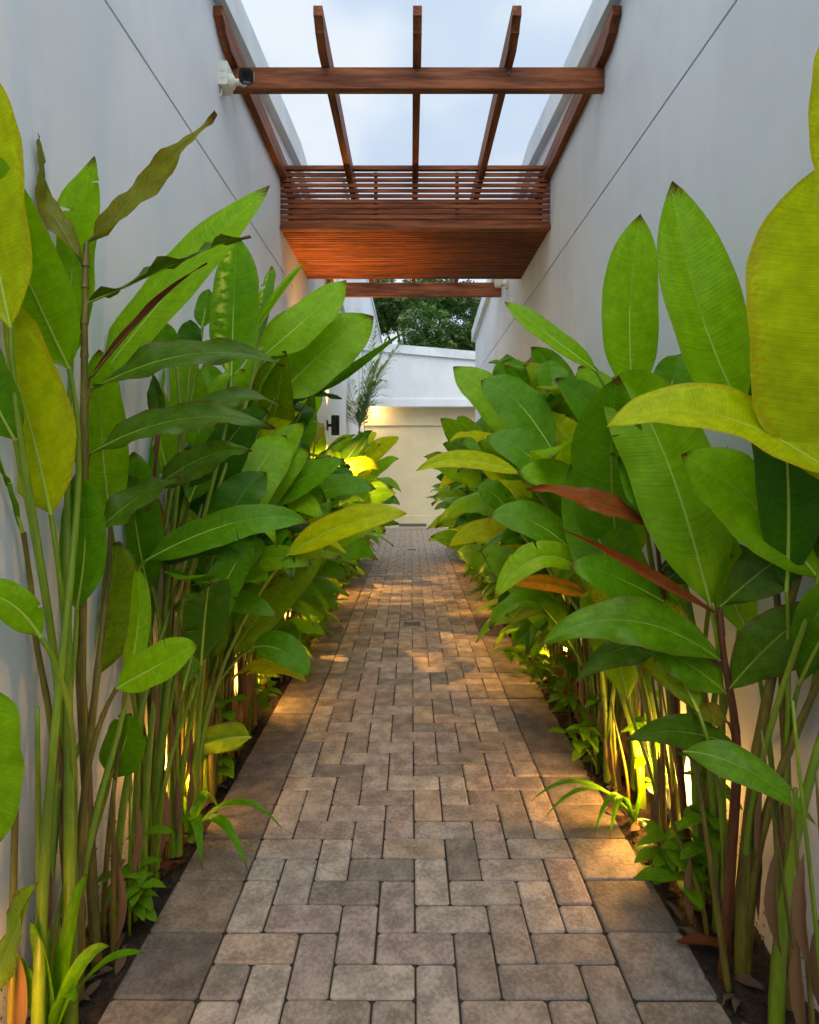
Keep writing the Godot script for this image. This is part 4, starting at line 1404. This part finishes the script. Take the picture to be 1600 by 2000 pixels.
	ginger("ginger cane with red rolled new leaf and broad dark leaves by the doorway wall", [Vector3(0.745, 0, -1.44), at(1440, 1500, 1.42), at(1415, 1290, 1.40), at(1404, 1195, 1.40)], [
		[1404, 1200, 1.40, 1078, 1000, 1.42, 0.04, -0.01, "c", "red", 0.95, 0.0, 0.02],
		[1408, 1185, 1.40, 1665, 1005, 1.30, 0.125, 0.02, "d", "ginger", 0.2, 0.1, 0.075],
		[1425, 1345, 1.40, 1640, 1150, 1.28, 0.135, 0.02, "d", "ginger", 0.2, 0.1, 0.060],
		[1408, 1290, 1.40, 1050, 1245, 1.42, 0.135, 0.075, "d", "ginger_bright", 0.2, 0.15, 0.060],
		[1420, 1355, 1.41, 1248, 1255, 1.45, 0.115, 0.02, "d", "ginger_bright", 0.15, 0.1, 0.045],
		[1300, 1258, 1.5, 1122, 1318, 1.48, 0.09, 0.03, "d", "ginger", 0.25, 0.1, 0.060],
		[1432, 1455, 1.42, 1222, 1432, 1.38, 0.085, 0.02, "d", "ginger", 0.15, 0.1, 0.060],
		[1420, 1410, 1.43, 1352, 1395, 1.43, 0.06, 0.01, "d", "ginger_olive", 0.2, 0.1, 0.060],
	], "red_cane", 0.012)
	ginger("short slanting brown cane bearing one smooth leaf, at the front by the doorway wall", [Vector3(0.741, 0, -1.41), at(1390, 1700, 1.36), at(1358, 1482, 1.30)], [
		[1335, 1468, 1.29, 1597, 1605, 1.16, 0.085, 0.035, "d", "ginger_bright", 0.2, 0.1, 0.030],
	], "cane", 0.0085)
	ginger("ginger cane with rust coloured wavy leaf and a thin red spear at its top", [Vector3(0.80, 0, -1.72), at(1310, 1300, 1.68), at(1290, 1120, 1.64), at(1280, 1030, 1.62)], [
		[1280, 1032, 1.62, 1028, 945, 1.66, 0.075, 0.025, "d", "red", 0.3, 0.1, 0.11],
		[1278, 1030, 1.62, 1250, 880, 1.62, 0.014, 0.0, "c", "red", 0.9, 0.0, 0.02],
		[1290, 1110, 1.64, 1470, 1060, 1.55, 0.10, 0.02, "d", "ginger", 0.2, 0.1, 0.075],
		[1292, 1140, 1.64, 1400, 1100, 1.6, 0.09, 0.02, "d", "ginger", 0.2, 0.1, 0.075],
	], "red_cane")
	# --- the rest of the two rows
	var green := ["bright", "mid", "mid", "deep", "bright", "bright", "mid", "torn", "mid", "bright", "deep", "yellow"]
	var lime := ["bright", "yellow", "mid", "bright"]
	var ordinal := ["fourth", "fifth", "sixth", "seventh", "eighth", "ninth", "tenth", "eleventh"]
	heliconia(-1, 1.98, "low bushy heliconia clump with dark stalks behind the front security camera wall plants", 13, 0.5, 1.0, 0.6, green)
	heliconia(-1, 2.45, "low heliconia clump behind the torn yellow leaf, security camera side", 13, 0.55, 1.25, 0.7, green)
	heliconia(1, 1.64, "low heliconia clump behind the red ginger cane, doorway side", 8, 0.5, 0.95, 0.5, green)
	heliconia(1, 2.48, "low heliconia clump behind the lit stems, doorway side", 12, 0.6, 1.15, 0.6, green)
	heliconia(1, 2.68, "low heliconia clump just past the gold leaf, doorway side", 13, 0.6, 1.3, 0.7, green)
	var dl := [2.75, 3.3, 3.95, 4.6, 5.3, 6.1, 6.9, 7.6]
	var look_l := ["broad drooping leaves", "leaf tips over the path", "dense dark lower leaves", "leaves around the wall lamp", "lime tinted leaves", "yellow lit upright leaves", "small bright leaves", "leaves at the palm"]
	for i in dl.size():
		heliconia(-1, dl[i], "%s heliconia clump from the front along the security camera wall, %s" % [ordinal[i], look_l[i]], 17 if i < 4 else 18, 0.5, [1.4, 1.34, 1.26, 1.18, 1.12, 1.15, 1.2, 1.2][i], 1.0 + 0.05 * i, green if i < 4 else lime)
	var dr := [2.8, 3.35, 4.0, 4.65, 5.35, 6.1, 6.9, 7.7]
	var look_r := ["stacked broad leaves", "leaves under the doorway lintel", "arching dark leaves", "tall rounded leaves", "dense deep green leaves", "leaf tips before the cream wall", "low dark leaves", "short far leaves"]
	for i in dr.size():
		heliconia(1, dr[i], "%s heliconia clump from the front along the doorway wall, %s" % [ordinal[i], look_r[i]], 17 if i < 4 else 18, 0.5, [1.3, 1.3, 1.25, 1.25, 1.25, 1.2, 1.2, 1.1][i], 1.0 + 0.05 * i, green)
	var gd := [[-1, 3.05, 1.5, "brown ginger cane between the third and fourth clumps, security camera side"], [-1, 3.7, 1.35, "ginger cane just past the strap plant, security camera side"], [-1, 4.9, 1.2, "dark ginger cane below the first wall lamp"], [-1, 6.5, 1.1, "ginger cane below the farther wall lamp"],
		[1, 2.6, 1.3, "ginger cane before the doorway with coppery leaf edges"], [1, 3.65, 1.2, "dark ginger cane at the doorway's near jamb"], [1, 5.0, 1.1, "ginger cane at the doorway's far jamb"], [1, 7.3, 0.8, "rust brown ginger cane low before the cream wall"]]
	for e in gd:
		ginger_by_rule(e[0], e[1], e[3], e[2], 8, ["ginger", "ginger", "ginger_bright", "ginger_olive"] if e[1] != 7.3 else ["red", "ginger_olive", "ginger"], "red_cane" if e[0] > 0 else "cane")
	# --- strap-leaved plants
	strap_plant("strap-leaved plant at the very front corner by the security camera wall", Vector3(-0.755, 0, -1.27), [at(284, 1862, 1.16), at(214, 1848, 1.12), at(170, 1705, 1.3), at(60, 1800, 1.2), at(-20, 1850, 1.15), at(150, 1960, 1.1)], 0.038, 0.06)
	strap_plant("strap-leaved plant spilling over the edge pavers, security camera side", Vector3(-0.715, 0, -1.97), [at(550, 1618, 1.93), at(485, 1702, 1.78), at(395, 1700, 1.8), at(300, 1560, 2.0), at(430, 1600, 2.1)], 0.042, 0.08)
	strap_plant("strap-leaved plant with lit lime leaves arching over the pavers, doorway side", Vector3(0.76, 0, -2.06), [at(1038, 1565, 2.0), at(1062, 1600, 1.95), at(1160, 1632, 1.9), at(1190, 1640, 1.88), at(1290, 1590, 2.0)], 0.028, 0.09)
	# --- herbs
	herb("leafy herb with glossy whorled leaves overhanging the front pavers, doorway side", Vector3(0.745, 0, -1.78), [Vector3(-0.03, 0.17, 0.08), Vector3(-0.02, 0.10, 0.14), Vector3(0.04, 0.16, 0.1)], 0.115)
	herb("leafy herb climbing between the lit stems and the red ginger cane", Vector3(0.80, 0, -1.65), [Vector3(0.02, 0.42, 0.0), Vector3(-0.02, 0.3, 0.06), Vector3(0.0, 0.2, -0.05)], 0.095)
	herb("leafy herb with a red flower leaning out over the edge pavers", Vector3(0.75, 0, -2.85), [Vector3(-0.05, 0.36, 0.1), Vector3(-0.06, 0.2, 0.15), Vector3(0.02, 0.28, -0.08)], 0.10, true)
	herb("leafy herb behind the arching strap leaves, against the lit wall", Vector3(0.85, 0, -2.12), [Vector3(-0.02, 0.5, 0.0), Vector3(-0.05, 0.32, 0.05)], 0.08)
	herb("leafy herb under the torn yellow leaf, security camera side", Vector3(-0.735, 0, -2.3), [Vector3(0.04, 0.34, 0.04), Vector3(0.02, 0.24, 0.12), Vector3(-0.04, 0.42, -0.05)], 0.10)
	herb("leafy herb with a red flower by the edge pavers, security camera side", Vector3(-0.74, 0, -2.95), [Vector3(0.07, 0.3, 0.06), Vector3(0.03, 0.4, -0.06), Vector3(0.06, 0.18, 0.12)], 0.10, true)
	herb("leafy herb at the foot of the canes past the red flower", Vector3(-0.73, 0, -3.6), [Vector3(0.06, 0.3, 0.0), Vector3(0.03, 0.22, 0.12), Vector3(0.02, 0.4, -0.1)], 0.10)
	herb("leafy herb beside the arching strap leaves, nearest the lit edge pavers", Vector3(0.74, 0, -2.4), [Vector3(-0.06, 0.2, 0.05), Vector3(-0.1, 0.14, -0.06), Vector3(0.0, 0.3, 0.02), Vector3(-0.05, 0.24, -0.14)], 0.085)
	herb("leafy herb two steps past the arching strap leaves, doorway side", Vector3(0.745, 0, -3.2), [Vector3(-0.09, 0.18, 0.06), Vector3(-0.12, 0.12, -0.05), Vector3(-0.02, 0.32, 0.0), Vector3(-0.07, 0.22, -0.16)], 0.1)
	herb("leafy herb spilling on edge pavers before the first wall lamp", Vector3(-0.74, 0, -4.05), [Vector3(0.1, 0.16, 0.06), Vector3(0.13, 0.12, -0.05), Vector3(0.03, 0.3, 0.0), Vector3(0.08, 0.22, -0.14)], 0.11)
	herb("small leafy herb right behind the front corner strap plant", Vector3(-0.74, 0, -1.62), [Vector3(0.03, 0.12, 0.04), Vector3(0.0, 0.2, -0.06), Vector3(-0.03, 0.16, 0.05)], 0.07)
	var low := [[-1, 4.4], [-1, 5.2], [-1, 6.0], [-1, 6.9], [-1, 7.8], [1, 3.6], [1, 4.4], [1, 5.1], [1, 5.9], [1, 6.8], [1, 7.7], [1, 8.7]]
	var nth := ["first", "second", "third", "fourth", "fifth", "sixth", "seventh"]
	for i in low.size():
		var s: int = low[i][0]
		var stems := []
		for k in 8:
			stems.append(Vector3(-s * rng.randf_range(0.0, 0.22), rng.randf_range(0.12, 0.42), rng.randf_range(-0.28, 0.28)))
		herb("%s of the low bushy herbs along the path's far half, %s side" % [nth[i] if s < 0 else nth[i - 5], "security camera" if s < 0 else "doorway"], Vector3(0.75 * s, 0, -low[i][1]), stems, 0.12)
	# fallen dry leaves on the soil
	var spots := [[0.74, 1.52, 0.3], [0.86, 1.75, 1.4], [-0.79, 1.5, 0.9], [-0.73, 1.8, 2.2], [-0.80, 2.2, 0.1], [0.80, 2.5, 2.7]]
	var dl2 := ["dry brown leaf curled on the soil at the red ginger cane", "dry brown leaf at the doorway wall's foot near the front", "dry brown leaf on the soil at the tall ginger cane", "dry brown leaf on dark soil beside the front edge pavers", "dry brown leaf under the security camera wall stems", "dry brown leaf beyond the lit garden spotlight"]
	for i in spots.size():
		var e: Array = spots[i]
		var o := thing("fallen_leaf", dl2[i], "leaf", Vector3(e[0], 0.0, -e[1]), "fallen dry leaves in the beds")
		var st := new_st()
		var dv := Vector3(cos(e[2]), 0.12, sin(e[2])) * 0.07
		blade(st, -dv + Vector3(0, 0.014, 0), dv + Vector3(0, 0.014, 0), Vector3(0, 0.01, 0), 0.04, Vector3.UP, 3, 0.5, 0.0, 0.08, 0.3, 400 + i, o.position, 10, 4)
		st.index()
		put(o, "blade", st, M.dried)

func sky_image() -> ImageTexture:
	var w := 768
	var h := 384
	var n := noise(8, 1.0, 5)
	var n2 := noise(19, 2.6, 4)
	var im := Image.create(w, h, false, Image.FORMAT_RGBF)
	for y in h:
		var el := (0.5 - (y + 0.5) / h) * PI
		for x in w:
			var az := (x + 0.5) / w * TAU
			var d := Vector3(cos(el) * cos(az), sin(el), cos(el) * sin(az))
			var p := d * Vector3(1, 1.8, 1)
			var t := clampf(0.5 + n.get_noise_3dv(p * 1.6) * 0.9 + n2.get_noise_3dv(p * 1.4) * 0.35, 0, 1)
			var c := Color(0.385, 0.47, 0.59).lerp(Color(0.535, 0.585, 0.64), smoothstep(0.25, 0.75, t))
			im.set_pixel(x, y, c)
	return ImageTexture.create_from_image(im)

func _ready() -> void:
	rng.seed = 12345
	# camera
	var cam := Camera3D.new()
	cam.name = "camera"
	add_child(cam)
	cam.near = 0.05
	cam.far = 300.0
	cam.position = Vector3(0, EYE, 0)
	cam.projection = Camera3D.PROJECTION_FRUSTUM
	cam.size = cam.near * 2000.0 / F
	cam.frustum_offset = Vector2((800.0 - VX) / F, (VY - 1000.0) / F) * cam.near
	cam.current = true
	# sky
	var we := WorldEnvironment.new()
	we.name = "environment"
	var env := Environment.new()
	env.background_mode = Environment.BG_SKY
	var sm := PanoramaSkyMaterial.new()
	sm.panorama = sky_image()
	sm.energy_multiplier = 1.0
	var sky := Sky.new()
	sky.sky_material = sm
	env.sky = sky
	env.tonemap_mode = Environment.TONE_MAPPER_LINEAR
	env.tonemap_exposure = 1.7
	env.sdfgi_enabled = true
	env.ssao_enabled = true
	env.ssil_enabled = true
	we.environment = env
	add_child(we)
	# the sun behind a full overcast
	var sun := DirectionalLight3D.new()
	sun.name = "sun"
	sun.light_color = Color(1.0, 0.985, 0.96)
	sun.light_energy = 0.5
	sun.light_angular_distance = 70.0
	sun.shadow_enabled = true
	add_child(sun)
	sun.rotation_degrees = Vector3(-57, 6, 0)

	make_materials()
	build_setting()
	build_houses()
	build_pergola()
	build_far_green()
	build_fittings()
	build_plants()
